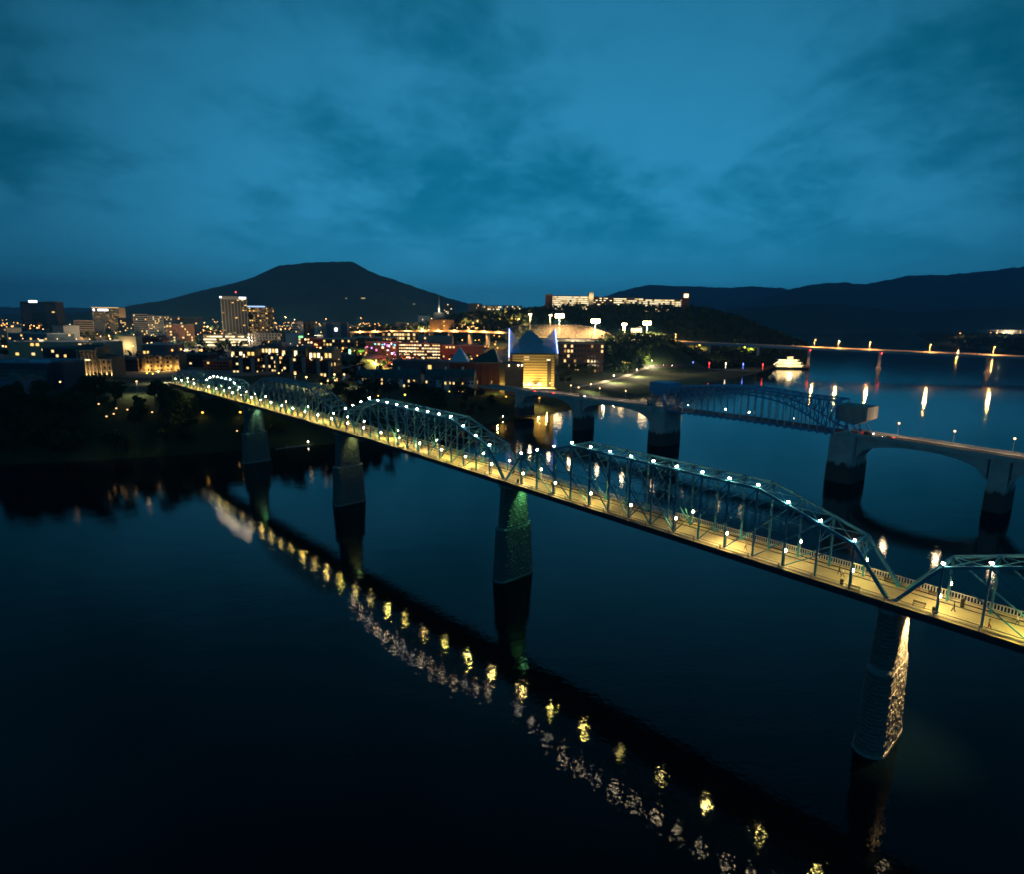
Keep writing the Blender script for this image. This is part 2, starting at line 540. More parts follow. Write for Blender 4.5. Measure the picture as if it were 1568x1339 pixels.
# mountains: ridgelines at their own distance with real slopes
def mountain(name, label, prof, Y0, front, back, mat, base=20.0, n=160, m=46, rough=1.0, seed=0):
    """prof: crest as (photo column, photo row) seen at distance Y0"""
    rs = np.random.RandomState(seed)
    pts = [at(px, py, Y0) for px, py in prof]
    xs = np.array([p.x for p in pts]); zs = np.array([p.z for p in pts])
    u = np.linspace(xs[0], xs[-1], n)
    crest = np.interp(u, xs, zs)
    ph = rs.rand(12) * 6.28
    v = np.concatenate([np.linspace(-1, 0, m, endpoint=False), np.linspace(0, 1, m // 2)])
    U, V = np.meshgrid(u, v)
    Cc = np.tile(crest, (len(v), 1))
    yy = Y0 + np.where(V < 0, V * front, V * back)
    L = xs[-1] - xs[0]
    fall = np.where(V < 0, (1 - np.abs(V)) ** 1.25, (1 - V) ** 1.3)
    gul = np.zeros_like(U)
    for k in range(1, 6):
        gul += np.sin(U / L * 9 * k + ph[k] + V * 3 * np.cos(ph[k + 4])) * np.cos(V * 4 * k + ph[k + 5]) / k
    amp = (np.abs(V) * (1 - np.abs(V)) * 4) * .07 * rough
    ZZ = base + (Cc - base) * np.clip(fall + gul * amp * (fall > 0), 0, 1.02)
    ZZ += rs.randn(*ZZ.shape) * (Y0 * .0006) * (np.abs(V) < .9)
    ZZ = np.where(np.abs(V) > .98, -20, ZZ)
    vv = np.stack([U.ravel(), yy.ravel(), ZZ.ravel()], 1)
    ii = np.arange(U.size).reshape(U.shape)
    ff = np.stack([ii[:-1, :-1].ravel(), ii[:-1, 1:].ravel(), ii[1:, 1:].ravel(), ii[1:, :-1].ravel()], 1)
    return tag(grid_obj(name, vv, ff, mat), label, None, kind='structure')
M['forest'] = material('forested_slope', (0.03, 0.045, 0.022), 0.95, 0, 0.5, 0.01, 0.9, 0.05)
mountain('mountain', 'broad flat-topped forested mountain behind the downtown towers', [(120, 478), (215, 473), (255, 464), (275, 455), (300, 447), (335, 439), (370, 430), (395, 422), (413, 412), (428, 407), (450, 404), (470, 402),
          (500, 401), (538, 400), (547, 403), (560, 411), (576, 419), (600, 427), (625, 435), (650, 444), (680, 454), (705, 461), (735, 470), (800, 480), (900, 492)], 5200, 2000, 1500, M['forest'], seed=1)
mountain('ridge', 'low far ridge along the horizon behind the dark slab tower', [(-400, 462), (-200, 467), (0, 470), (60, 471), (110, 471), (160, 472), (200, 475), (260, 480), (330, 484)], 8500, 2200, 1500, M['forest'], seed=2)
mountain('ridge', 'long pale far ridge to the right of the hilltop campus', [(840, 482), (900, 462), (950, 446), (975, 439), (992, 436), (1030, 437), (1060, 438), (1110, 440), (1150, 438), (1200, 441), (1240, 446), (1300, 455), (1420, 474)], 9500, 2400, 1500, M['forest'], seed=3)
mountain('ridge', 'dark mountain ridge climbing towards the right edge above the river', [(1120, 478), (1160, 462), (1190, 450), (1215, 441), (1240, 436), (1262, 433), (1290, 432), (1325, 435), (1345, 431), (1375, 425), (1395, 421), (1440, 421), (1480, 418), (1520, 413), (1568, 408), (1650, 400), (1760, 396), (1900, 410)], 6800, 2600, 1500, M['forest'], seed=4)
mountain('hill', 'dark wooded foothill beyond the far bend of the river', [(1010, 492), (1060, 478), (1100, 474), (1150, 470), (1190, 468), (1240, 465), (1290, 466), (1340, 472), (1400, 478), (1460, 474), (1520, 470), (1580, 466), (1700, 462), (1850, 470)], 4300, 700, 1200, M['forest'], base=8, seed=5, rough=.7)
# ------------------------------------------------------------------ the lit pedestrian truss bridge
BAZ = R(-43.43)
BD = Vector((math.sin(BAZ), math.cos(BAZ), 0))
BN = Vector((math.cos(BAZ), -math.sin(BAZ), 0))     # towards the far (downstream) side
BO = Vector((65.53, 99.87, 0))
def deck_z(s):
    return float(np.interp(s, [-200, 0, 100, 185, 225, 300, 430, 600], [25.1, 28.65, 30.42, 31.85, 32.2, 32.2, 31.6, 31.2]))
def B(s, off, h=0.0):
    p = BO + BD * s + BN * off
    return Vector((p.x, p.y, deck_z(s) + h))
GAP, LONG, SHORT = 1.15, 97.5, 64.0
TW = 7.2                                           # between the two trusses
OFF0, OFF1 = -2.0, 9.2                             # deck edges
bridge = thing('pedestrian_bridge', 'long blue-green steel truss footbridge on stone piers with a lamp-lit deck', 'bridge', tuple(BO))
spans = []
s0 = -(LONG + GAP)
for k, (ln, n) in enumerate([(LONG, 16), (LONG, 16), (LONG, 16), (LONG, 16), (SHORT, 10), (SHORT, 10)]):
    spans.append((s0, ln, n))
    s0 += ln + GAP
HL = [8.07, 10.13, 12.19] + [14.18] * 9 + [12.19, 10.13, 8.07]
HS = [6.3, 8.0, 9.4, 9.4, 9.4, 9.4, 9.4, 8.0, 6.3]
M['deck'] = bpy.data.materials.new('plank_deck')
M['deck'].use_nodes = True
t = M['deck'].node_tree
b = t.nodes['Principled BSDF']
b.inputs['Roughness'].default_value = 0.7
g = t.nodes.new('ShaderNodeTexCoord')
mp = t.nodes.new('ShaderNodeMapping')
mp.inputs['Rotation'].default_value = (0, 0, -BAZ)
t.links.new(g.outputs['Object'], mp.inputs[0])
wv = t.nodes.new('ShaderNodeTexWave')
wv.bands_direction = 'Y'
wv.inputs['Scale'].default_value = 1.05
wv.inputs['Distortion'].default_value = 0.3
t.links.new(mp.outputs[0], wv.inputs[0])
nz = t.nodes.new('ShaderNodeTexNoise')
nz.inputs['Scale'].default_value = 0.33
nz.inputs['Detail'].default_value = 10
nz.inputs['Roughness'].default_value = 0.65
t.links.new(g.outputs['Object'], nz.inputs[0])
mx = t.nodes.new('ShaderNodeMix'); mx.data_type = 'RGBA'
mx.inputs[6].default_value = (0.15, 0.12, 0.085, 1); mx.inputs[7].default_value = (0.46, 0.38, 0.27, 1)
t.links.new(nz.outputs['Fac'], mx.inputs[0])
mx2 = t.nodes.new('ShaderNodeMix'); mx2.data_type = 'RGBA'; mx2.blend_type = 'MULTIPLY'
mx2.inputs[0].default_value = 0.45
t.links.new(mx.outputs[2], mx2.inputs[6]); t.links.new(wv.outputs['Color'], mx2.inputs[7])
t.links.new(mx2.outputs[2], b.inputs['Base Color'])

def strip(f0, f1, s_a, s_b, n, z0, z1):
    """a solid strip along the bridge between offsets f0, f1 and heights z0, z1 over the deck line"""
    m = MB()
    for i in range(n):
        a, c = s_a + (s_b - s_a) * i / n, s_a + (s_b - s_a) * (i + 1) / n
        m.hexa([B(a, f0, z0), B(a, f1, z0), B(c, f1, z0), B(c, f0, z0), B(a, f0, z1), B(a, f1, z1), B(c, f1, z1), B(c, f0, z1)])
    return m
for k, (sa, ln, n) in enumerate(spans):
    sb = sa + ln
    H = HL if n == 16 else HS
    p = ln / n
    far = k >= 4
    base = MB()
    for off in (0, TW):
        for i in range(n):
            base.bar(B(sa + i * p, off, -.45), B(sa + (i + 1) * p, off, -.45), .34, .5)
    for i in range(n + 1):
        base.bar(B(sa + i * p, OFF0 + .2, -.85), B(sa + i * p, OFF1 - .2, -.85), .35, .8)
    sp = base.build('truss_span', M['steel'], bridge)
    for off in (0, TW):
        Lp = lambda i: B(sa + i * p, off, 0)
        Up = lambda i: B(sa + i * p, off, H[i - 1])
        for a, c in ((Lp(0), Up(1)), (Lp(n), Up(n - 1))):
            MB().bar(a, c, .62, .55).build('end_post', M['steel'], sp)
        for i in range(1, n - 1):
            MB().bar(Up(i), Up(i + 1), .5, .5).build('top_chord', M['steel'], sp)
        for i in range(1, n):
            MB().bar(Lp(i), Up(i), .40, .34, up=BD).build('post', M['steel'], sp)
        step = 2
        for i in range(1, n):
            if i < n / 2 and i + step <= n:
                MB().bar(Up(i), Lp(i + step), .24, .18).build('diagonal', M['steel'], sp)
            if i > n / 2 and i - step >= 0:
                MB().bar(Up(i), Lp(i - step), .24, .18).build('diagonal', M['steel'], sp)
        MB().bar(Up(n // 2), Lp(n // 2 - 1), .14, .12).build('diagonal', M['steel'], sp)
        MB().bar(Up(n // 2), Lp(n // 2 + 1), .14, .12).build('diagonal', M['steel'], sp)
        if n == 16:
            mid = MB()
            for i in range(3, n - 3):
                mid.bar(B(sa + i * p, off, 6.6), B(sa + (i + 1) * p, off, 6.6), .14, .12)
            mid.build('mid_strut', M['steel'], sp)
    for i in range(1, n):
        MB().bar(B(sa + i * p, 0, H[i - 1]), B(sa + i * p, TW, H[i - 1]), .3, .36).build('top_strut', M['steel'], sp)
        if i < n - 1:
            x = MB()
            x.bar(B(sa + i * p, 0, H[i - 1]), B(sa + (i + 1) * p, TW, H[i]), .12)
            x.bar(B(sa + i * p, TW, H[i - 1]), B(sa + (i + 1) * p, 0, H[i]), .12)
            x.build('lateral_brace', M['steel'], sp)
        if H[i - 1] > 9:
            sw = MB()
            zb = H[i - 1] - 3.4
            sw.bar(B(sa + i * p, 0, zb), B(sa + i * p, TW, zb), .16)
            sw.bar(B(sa + i * p, 0, zb), B(sa + i * p, TW, H[i - 1] - .2), .11)
            sw.bar(B(sa + i * p, TW, zb), B(sa + i * p, 0, H[i - 1] - .2), .11)
            sw.build('sway_brace', M['steel'], sp)
    for i0, i1 in ((0, 1), (n, n - 1)):            # portal lattice in the plane of the end posts
        q = MB()
        A = lambda u, w: B(sa + i0 * p, u * TW, 0).lerp(B(sa + i1 * p, u * TW, H[i1 - 1]), w)
        q.bar(A(0, .78), A(1, .78), .25)
        for j in range(4):
            q.bar(A(j / 4, .78), A((j + 1) / 4, 1), .1); q.bar(A((j + 1) / 4, .78), A(j / 4, 1), .1)
        q.build('portal_brace', M['steel'], sp)
    dk = strip(OFF0, OFF1, sa - GAP / 2, sb + GAP / 2, 8, -.35, 0.0).build('deck', M['deck'], bridge)
    fx = strip(OFF0 - .12, OFF0 + .02, sa - GAP / 2, sb + GAP / 2, 8, -1.15, .12)
    fx.build('fascia', M['deckside'], dk)
    strip(OFF1 - .02, OFF1 + .12, sa - GAP / 2, sb + GAP / 2, 8, -1.15, .12).build('fascia', M['deckside'], dk)
    strip(7.75, 7.95, sa - GAP / 2, sb + GAP / 2, 8, .002, .16).build('kerb', M['deckside'], dk)
    strip(5.75, 5.9, sa - GAP / 2, sb + GAP / 2, 8, .002, .10).build('kerb', M['deckside'], dk)
    strip(-.75, -.55, sa - GAP / 2, sb + GAP / 2, 8, .002, .13).build('kerb', M['railnear'], dk)
    m = MB()
    st = p
    for i in range(n):
        a, c = sa + i * p - (GAP / 2 if i == 0 else 0), sa + (i + 1) * p + (GAP / 2 if i == n - 1 else 0)
        for h in (1.15, .75, .35):
            m.bar(B(a, OFF0 + .12, h), B(c, OFF0 + .12, h), .06 if h < 1 else .1)
    rl = m.build('handrail', M['railnear'], bridge)
    for i in range(n):
        MB().bar(B(sa + i * p, OFF0 + .12, -.3), B(sa + i * p, OFF0 + .12, 1.2), .14).build('rail_post', M['railnear'], rl)
    m = MB()
    for h in (1.25, .2):
        for i in range(n):
            m.bar(B(sa + i * p - (GAP / 2 if i == 0 else 0), OFF1 - .15, h), B(sa + (i + 1) * p + (GAP / 2 if i == n - 1 else 0), OFF1 - .15, h), .12)
    nb = int(ln / (.45 if k < 3 else .9))
    for i in range(nb):
        s = sa - GAP / 2 + (ln + GAP) * i / nb
        m.bar(B(s, OFF1 - .15, .2), B(s, OFF1 - .15, 1.25), .10 if k < 3 else .16)
    m.build('balustrade', M['rail'], bridge)

# masonry piers: a core, separately laid rough stones, cap and ledge
def oval(u0, u1, th, n=10):
    """outline of a pier with rounded ends: across from u0 to u1, thickness th; (across, along)"""
    r = th / 2
    pts = []
    for i in range(n + 1):
        a = math.pi / 2 + math.pi * i / n
        pts.append((u0 + r + r * math.cos(a), r * math.sin(a)))
    for i in range(n + 1):
        a = -math.pi / 2 + math.pi * i / n
        pts.append((u1 - r + r * math.cos(a), r * math.sin(a)))
    return pts
def pier_point(s, u, w, z):
    p = BO + BN * u + BD * (s + w)
    return Vector((p.x, p.y, z))
def shell(m, s, o0, z0, o1, z1):
    n = len(o0)
    vs = [pier_point(s, u, w, z0) for u, w in o0] + [pier_point(s, u, w, z1) for u, w in o1]
    m.add(vs, [(i, (i + 1) % n, n + (i + 1) % n, n + i) for i in range(n)] + [tuple(range(n)), tuple(range(n, 2 * n))])
def stones(m, s, o0, z0, o1, z1, course, blk, seed):
    rs = random.Random(seed)
    nc = max(1, int(round((z1 - z0) / course)))
    for c in range(nc):
        za, zb = z0 + (z1 - z0) * c / nc + .055, z0 + (z1 - z0) * (c + 1) / nc - .055
        tt = (c + .5) / nc
        pts = [Vector((a[0] * (1 - tt) + b_[0] * tt, a[1] * (1 - tt) + b_[1] * tt)) for a, b_ in zip(o0, o1)]
        per = [0]
        for i in range(len(pts)):
            per.append(per[-1] + (pts[(i + 1) % len(pts)] - pts[i]).length)
        tot = per[-1]
        def pos(q):
            q %= tot
            for i in range(len(pts)):
                if q <= per[i + 1]:
                    f = (q - per[i]) / max(1e-9, per[i + 1] - per[i])
                    a, b_ = pts[i], pts[(i + 1) % len(pts)]
                    d = (b_ - a).normalized()
                    return a + (b_ - a) * f, Vector((d.y, -d.x))
            return pts[0], Vector((0, 1))
        q = rs.random() * blk
        end = q + tot
        while q < end - .3:
            ln = min(blk * rs.uniform(.6, 1.35), end - q)
            qa, qb = q + .05, q + ln - .05
            q += ln
            (pa, na), (pm, nm), (pb, nb_) = pos(qa), pos((qa + qb) / 2), pos(qb)
            cen = Vector((sum(p_.x for p_ in pts) / len(pts), sum(p_.y for p_ in pts) / len(pts)))
            if (pm - cen).dot(nm) < 0:
                na, nm, nb_ = -na, -nm, -nb_
            d = rs.uniform(.03, .17)
            tilt = rs.uniform(-.09, .09); tl2 = rs.uniform(-.07, .07)
            P3 = lambda p_, n_, z, e: pier_point(s, p_.x + n_.x * e, p_.y + n_.y * e, z)
            zc = (za + zb) / 2 + rs.uniform(-.08, .08)
            vs = [P3(pa, na, za, -.05), P3(pb, nb_, za, -.05), P3(pb, nb_, zb, -.05), P3(pa, na, zb, -.05),
                  P3(pa, na, za, .03 + d * .4 + rs.uniform(0, .05)), P3(pb, nb_, za, .03 + d * .4 + tilt * .5 + rs.uniform(0, .05)), P3(pb, nb_, zb, .03 + d * .35 + rs.uniform(0, .05)), P3(pa, na, zb, .03 + d * .35 + rs.uniform(0, .05)),
                  P3(pm, nm, zc, .10 + d + tl2)]
            m.add(vs, [(0, 1, 5, 4), (1, 2, 6, 5), (2, 3, 7, 6), (3, 0, 4, 7), (4, 5, 8), (5, 6, 8), (6, 7, 8), (7, 4, 8)])
PIER_S = [spans[i][0] + spans[i][1] + GAP / 2 for i in range(5)]
UC = 3.6
for k, s in enumerate(PIER_S):
    zt = deck_z(s) - 1.35
    p0 = pier_point(s, UC, 0, 0)
    z_ledge, zb = 15.6, -1.0
    core = MB()
    lo0, lo1 = oval(UC - 7.2, UC + 7.2, 5.0), oval(UC - 6.3, UC + 6.3, 3.95)
    up0, up1 = oval(UC - 5.3, UC + 5.3, 3.9), oval(UC - 4.6, UC + 4.6, 3.0)
    if k == 4:                                    # the stone pier on the bank
        z_ledge, zb = 22.0, 8.0
    shell(core, s, lo0, zb, lo1, z_ledge)
    shell(core, s, up0, z_ledge, up1, zt - 1.2)
    pr = core.build('pier', M['stonecore'], bridge)
    fc = MB()
    c, bl = (.78, 1.6) if k < 3 else (.9, 1.8)
    stones(fc, s, lo0, max(zb, -.4), lo1, z_ledge - .1, c, bl, 10 + k)
    stones(fc, s, up0, z_ledge + .45, up1, zt - 1.25, c, bl, 20 + k)
    so = fc.build('stone_facing', M['stone'], pr)
    so['kind'] = 'stuff'
    cp = MB()
    shell(cp, s, oval(UC - 6.6, UC + 6.6, 4.05), z_ledge - .1, oval(UC - 6.6, UC + 6.6, 4.05), z_ledge + .25)
    shell(cp, s, oval(UC - 6.4, UC + 6.4, 4.0), z_ledge + .25, oval(UC - 5.5, UC + 5.5, 3.8), z_ledge + .6)
    cp.build('ledge', M['stone_cap'], pr)
    cp = MB()
    shell(cp, s, oval(UC - 4.9, UC + 4.9, 3.3), zt - 1.25, oval(UC - 5.3, UC + 5.3, 3.8), zt - .75)
    shell(cp, s, oval(UC - 5.3, UC + 5.3, 3.8), zt - .75, oval(UC - 5.3, UC + 5.3, 3.8), zt - .05)
    cp.build('cap', M['stone_cap'], pr)
    be = MB()
    for off in (0, TW):
        for w in (-.75, .75):
            q = pier_point(s, off, w, zt + .28)
            be.box(q.x, q.y, q.z, .8, .8, .75, -BAZ)
    be.build('bearing', M['black'], pr)
    if k < 4:
        pl = MB()
        shell(pl, s, oval(UC - 7.6, UC + 7.6, 5.6), -1.5, oval(UC - 7.5, UC + 7.5, 5.4), .5)
        pl.build('plinth', M['stone_cap'], pr)
# abutment where the bridge lands on the bluff
sE = spans[-1][0] + spans[-1][1]
m = MB()
m.hexa([B(sE - 1, OFF0, -14), B(sE - 1, OFF1, -14), B(sE + 9, OFF1, -14), B(sE + 9, OFF0, -14), B(sE - 1, OFF0, -.36), B(sE - 1, OFF1, -.36), B(sE + 9, OFF1, -.36), B(sE + 9, OFF0, -.36)])
m.build('abutment', M['concrete'], bridge)

# pier floodlights, fixed under the deck and shining down the stone faces
FL = [('warm white', (1.0, 0.66, 0.25), 'lamp_warm', 90000), ('green', (0.22, 1.0, 0.30), 'lamp_green', 6500), ('yellow-green', (0.80, 0.95, 0.28), 'lamp_green', 3600), ('pale green', (0.45, 1.0, 0.50), 'lamp_green', 4200)]
M['lamp_ygreen'] = emis('yellow_green_lamp_glass', (0.6, 1.0, 0.3), 30.0)
for k, (cn, col, mt, pw) in enumerate(FL):
    s = PIER_S[k]
    # the face turned to the camera is the one at smaller s
    q = pier_point(s, UC + 1.6, -3.5, deck_z(s) - 1.75)
    L = thing('pier_floodlight', '%s floodlight shining down the %s' % (cn, ['nearest stone bridge pier at the right', 'stone pier in the middle of the river', 'stone pier third from the right', 'stone pier nearest the wooded bank'][k]), 'floodlight', tuple(q), group='floodlights under the footbridge')
    MB().box(q.x, q.y, q.z + .25, .9, .5, .3, -BAZ).bar(q + Vector((0, 0, .4)), q + Vector((0, 0, .9)), .12).build('housing', M['black'], L)
    MB().box(q.x, q.y, q.z + .05, .75, .4, .12, -BAZ).build('lens', M['lamp_ygreen' if k == 2 else mt], L)
    aim = pier_point(s, UC + 1.2, -2.0, 9.0) - q
    lamp_light(L, (0, 0, -.15), pw, col, .18, spot=R(66 if k == 0 else 80), aim=aim, blend=1.0)
# ------------------------------------------------------------------ lamps and furniture on the footbridge
SPAN_WORD = ['cut-off right span', 'nearest whole span', 'second whole span', 'third whole span', 'short span by the bluff', 'last short span']
_head = MB().ball((0, 0, 0), .26, 6, 4, .8).mesh('lamp_globe', M['lamp_white'], smooth=True)
_heads = [_head] + [MB().ball((0, 0, 0), r_, 6, 4, .8).mesh('lamp_globe', M[n_], smooth=True) for r_, n_ in ((.25, 'lamp_white2'), (.28, 'lamp_white3'), (.26, 'lamp_white'))]
_rl = random.Random(9)
_brk = MB().bar((0, 0, -.75), (0, 0, -.2), .1).lathe((0, 0, .2), [(.36, 0), (.2, .16), (.03, .24)], 8).box(0, 0, -.3, .3, .3, .1).mesh('lamp_bracket', M['black'])
def truss_lamp(k, i, nl):
    sa, ln, n = spans[k]
    H = HL if n == 16 else HS
    q = B(sa + i * ln / n, -.1, H[i - 1] + .85)
    L = thing('truss_lamp', 'white lamp on top of the %s, %s from its right end' % (SPAN_WORD[k], ORD[i - 1]), 'lamp', tuple(q), group='lamps along the truss tops')
    inst('bracket', _brk, L, (0, 0, 0))
    inst('globe', _rl.choice(_heads), L, (0, 0, 0))
for i in (14, 15):
    truss_lamp(0, 16 - i, 0) if False else None
for i in (15, 14, 13):
    sa, ln, n = spans[0]
    q = B(sa + i * ln / n, -.1, HL[i - 1] + .85)
    L = thing('truss_lamp', 'white lamp on the %s, %s from the nearest pier' % (SPAN_WORD[0], ORD[15 - i]), 'lamp', tuple(q), group='lamps along the truss tops')
    inst('bracket', _brk, L, (0, 0, 0)); inst('globe', _rl.choice(_heads), L, (0, 0, 0))
for k in (1, 2):
    for i in range(1, 16):
        truss_lamp(k, i, 15)
for i in range(1, 10):
    truss_lamp(4, i, 9)

_pole = MB().lathe((0, 0, 0), [(.26, 0), (.24, .35), (.13, .5), (.09, 2.5), (.13, 2.55), (.13, 2.7)], 8).mesh('deck_lamp_pole', M['pole'], smooth=False)
_lant = MB().lathe((0, 0, 2.7), [(.14, 0), (.29, .2), (.22, .52), (.08, .62)], 6).mesh('deck_lamp_lantern', M['lamp_warm'], smooth=True)
_lants = [_lant, MB().lathe((0, 0, 2.7), [(.14, 0), (.27, .2), (.2, .52), (.08, .62)], 6).mesh('deck_lamp_lantern', M['lamp_warm2'], smooth=True)]
_cap = MB().lathe((0, 0, 3.3), [(.2, 0), (.12, .12), (.03, .3)], 8).mesh('deck_lamp_cap', M['black'])
def deck_lamp(k, i, side):
    sa, ln, n = spans[k]
    q = B(sa + i * ln / n, .75 if side == 'near' else TW - .1 + .9, 0)
    nth = (i + 1) // 2 if k else (16 - i) // 2 + 1
    L = thing('deck_lamp', 'lantern at the %s kerb of the %s, %s from the %s' % ('near' if side == 'near' else 'far', SPAN_WORD[k], ORD[nth - 1], 'right' if k else 'nearest pier'), 'lamp post', tuple(q), group='lantern posts on the footbridge deck')
    inst('pole', _pole, L, (0, 0, 0)); inst('lantern', _rl.choice(_lants), L, (0, 0, 0)); inst('cap', _cap, L, (0, 0, 0))
    dim = .25 if (k, i, side) in ((1, 9, 'near'), (1, 7, 'near')) else 1.0
    inward = BN * (.7 if side == 'near' else -.7)
    lamp_light(L, (inward.x, inward.y, 4.1), 5200 * dim * _rl.uniform(.35, 1.4), (1.0, _rl.uniform(.74, .86), _rl.uniform(.12, .24)), .3, spot=R(156), aim=(0, 0, -1), blend=.6)
for k in range(6):
    n = spans[k][2]
    for i in range(1, n, 2):
        if k == 0 and i < 11: continue
        deck_lamp(k, i, 'near')
        if k == 0 or i in (1, 3, 7, 11, 15) or k >= 4:
            deck_lamp(k, i, 'far')

# benches, bins and planters in the widened places over the piers
def bench_mesh():
    pass
def bench(s, off, rz, label):
    q = B(s, off, 0)
    L = thing('bench', label, 'bench', tuple(q), BAZ * -1 + rz, 'benches on the footbridge')
    seat = MB()
    for j in range(3):
        seat.box(0, -.18 + j * .18, .46, 1.9, .15, .05)
    seat.build('seat', M['trunk'], L)
    bk = MB()
    for j in range(2):
        bk.box(0, .3, .66 + j * .2, 1.9, .05, .14)
    bk.build('backrest', M['trunk'], L)
    for sx in (-.8, .8):
        MB().box(sx, 0, .22, .07, .5, .44).box(sx, .29, .6, .06, .06, .75).build('leg', M['black'], L)
bench(1.8, 7.9, R(90), 'long dark bench by the pale balustrade left of the nearest portal')
bench(-5.3, 7.7, R(90), 'dark bench by the pale balustrade right of the nearest portal')
bench(5.0, -1.2, R(-90), 'dark bench beside the near handrail left of the nearest portal')
bench(-4.6, .6, R(-90), 'low dark bench on the open deck over the nearest pier')
bench(94.5, 7.9, R(90), 'dark bench by the balustrade over the middle pier')
def bin_(s, off, label, tall=1.0):
    q = B(s, off, 0)
    L = thing('litter_bin', label, 'litter bin', tuple(q), group='litter bins on the footbridge')
    MB().lathe(q, [(.26, 0), (.3, .08), (.33, .85 * tall), (.3, .9 * tall)], 10).build('body', M['black'], L)
    MB().lathe(q + Vector((0, 0, .9 * tall)), [(.34, 0), (.34, .08), (.12, .22)], 10).build('lid', M['black'], L)
bin_(7.4, -.1, 'small black bin beside the lantern left of the nearest portal')
bin_(-6.9, .2, 'small black bin beside the lantern right of the nearest portal')
bin_(-9.6, 6.2, 'tall black bin by the balustrade right of the nearest portal', 1.7)
bin_(101.5, 6.6, 'black bin by the balustrade over the middle pier', 1.3)
bin_(93.0, .3, 'black bin by the lantern near the middle pier')

# people walking on the deck
def make_person(name, label, loc, rz, top, legs, hair, stride=.35):
    skin_m = material('skin_' + name, (.45, .28, .2), .6, 0, .1)
    bm_v = {'pelvis': (0, 0, .95), 'waist': (0, 0, 1.12), 'chest': (0, .02, 1.34), 'neck': (0, .02, 1.50), 'head': (0, .05, 1.62), 'crown': (0, .04, 1.74),
            'hipl': (-.1, 0, .92), 'kneel': (-.11, stride * .55 + .03, .52), 'anklel': (-.11, stride * .85, .09), 'toel': (-.12, stride * .85 + .17, .04),
            'hipr': (.1, 0, .92), 'kneer': (.11, -stride * .2 + .04, .5), 'ankler': (.11, -stride * .9, .12), 'toer': (.12, -stride * .9 + .16, .04),
            'shl': (-.19, .01, 1.42), 'ell': (-.25, -.1, 1.15), 'wrl': (-.24, .02, .92), 'hal': (-.235, .06, .83), 'thl': (-.21, .08, .87),
            'shr': (.19, .01, 1.42), 'elr': (.25, .02, 1.15), 'wrr': (.24, .18, .96), 'har': (.235, .23, .88), 'thr': (.21, .24, .93)}
    rad = dict(pelvis=.15, waist=.13, chest=.16, neck=.06, head=.10, crown=.085, hipl=.1, hipr=.1, kneel=.065, kneer=.065, anklel=.045, ankler=.045, toel=.035, toer=.035,
               shl=.065, shr=.065, ell=.045, elr=.045, wrl=.032, wrr=.032, hal=.038, har=.038, thl=.014, thr=.014)
    ed = [('pelvis', 'waist'), ('waist', 'chest'), ('chest', 'neck'), ('neck', 'head'), ('head', 'crown'), ('pelvis', 'hipl'), ('hipl', 'kneel'), ('kneel', 'anklel'), ('anklel', 'toel'),
          ('pelvis', 'hipr'), ('hipr', 'kneer'), ('kneer', 'ankler'), ('ankler', 'toer'), ('chest', 'shl'), ('shl', 'ell'), ('ell', 'wrl'), ('wrl', 'hal'), ('wrl', 'thl'),
          ('chest', 'shr'), ('shr', 'elr'), ('elr', 'wrr'), ('wrr', 'har'), ('wrr', 'thr')]
    keys = list(bm_v)
    me = bpy.data.meshes.new('person_frame')
    me.from_pydata([bm_v[k] for k in keys], [(keys.index(a), keys.index(c)) for a, c in ed], [])
    o = bpy.data.objects.new('person_frame', me)
    COL.objects.link(o)
    sk = o.modifiers.new('skin', 'SKIN')
    for i, k in enumerate(keys):
        me.skin_vertices[0].data[i].radius = (rad[k], rad[k] * (.75 if k in ('chest', 'waist', 'pelvis') else 1))
        me.skin_vertices[0].data[i].use_root = (k == 'pelvis')
    sb = o.modifiers.new('sub', 'SUBSURF'); sb.levels = 1; sb.render_levels = 1
    dg = bpy.context.evaluated_depsgraph_get()
    out = bpy.data.meshes.new_from_object(o.evaluated_get(dg))
    bpy.data.objects.remove(o)
    out.materials.clear()
    for mm in (top, legs, skin_m):
        out.materials.append(mm)
    for p in out.polygons:
        c = p.center
        p.use_smooth = True
        p.material_index = 2 if c.z > 1.5 or (abs(c.x) > .17 and c.z < .98) else (0 if c.z > .93 else 1)
    r = bpy.data.objects.new('person', out)
    COL.objects.link(r)
    r.location = loc; r.rotation_euler = (0, 0, rz)
    tag(r, label, 'person', 'people on the footbridge')
    hm = MB().ball((0, .02, 1.70), .118, 10, 6, 1.0).mesh('hair', hair, smooth=True)
    h = bpy.data.objects.new('hair', hm); COL.objects.link(h); h.parent = r
    return r
cl_red = material('red_jacket', (.25, .03, .03), .8); cl_dark = material('dark_clothes', (.02, .02, .028), .8); cl_tan = material('tan_shirt', (.3, .2, .12), .8)
cl_blue = material('denim', (.03, .05, .10), .8); cl_white = material('white_shirt', (.55, .55, .55), .8); hair_d = material('dark_hair', (.015, .01, .008), .6)
rw = -BAZ * 0 + R(43.43)
make_person('a', 'person in dark top and red trousers walking by the balustrade over the nearest pier', B(-3.0, 7.2), rw, cl_dark, cl_red, hair_d)
make_person('b', 'person in reddish clothes walking near the handrail at the right edge', B(-14.2, .4), rw + math.pi, cl_tan, cl_red, hair_d)
make_person('c', 'person in a white shirt walking over the middle pier', B(99.6, 4.2), rw, cl_white, cl_blue, hair_d)
make_person('d', 'person in red standing close to the portal over the middle pier', B(97.6, 5.6), rw + 2, cl_red, cl_dark, hair_d, .12)
make_person('e', 'person in dark clothes walking on the second truss span from the right', B(148, 3.2), rw, cl_dark, cl_blue, hair_d)
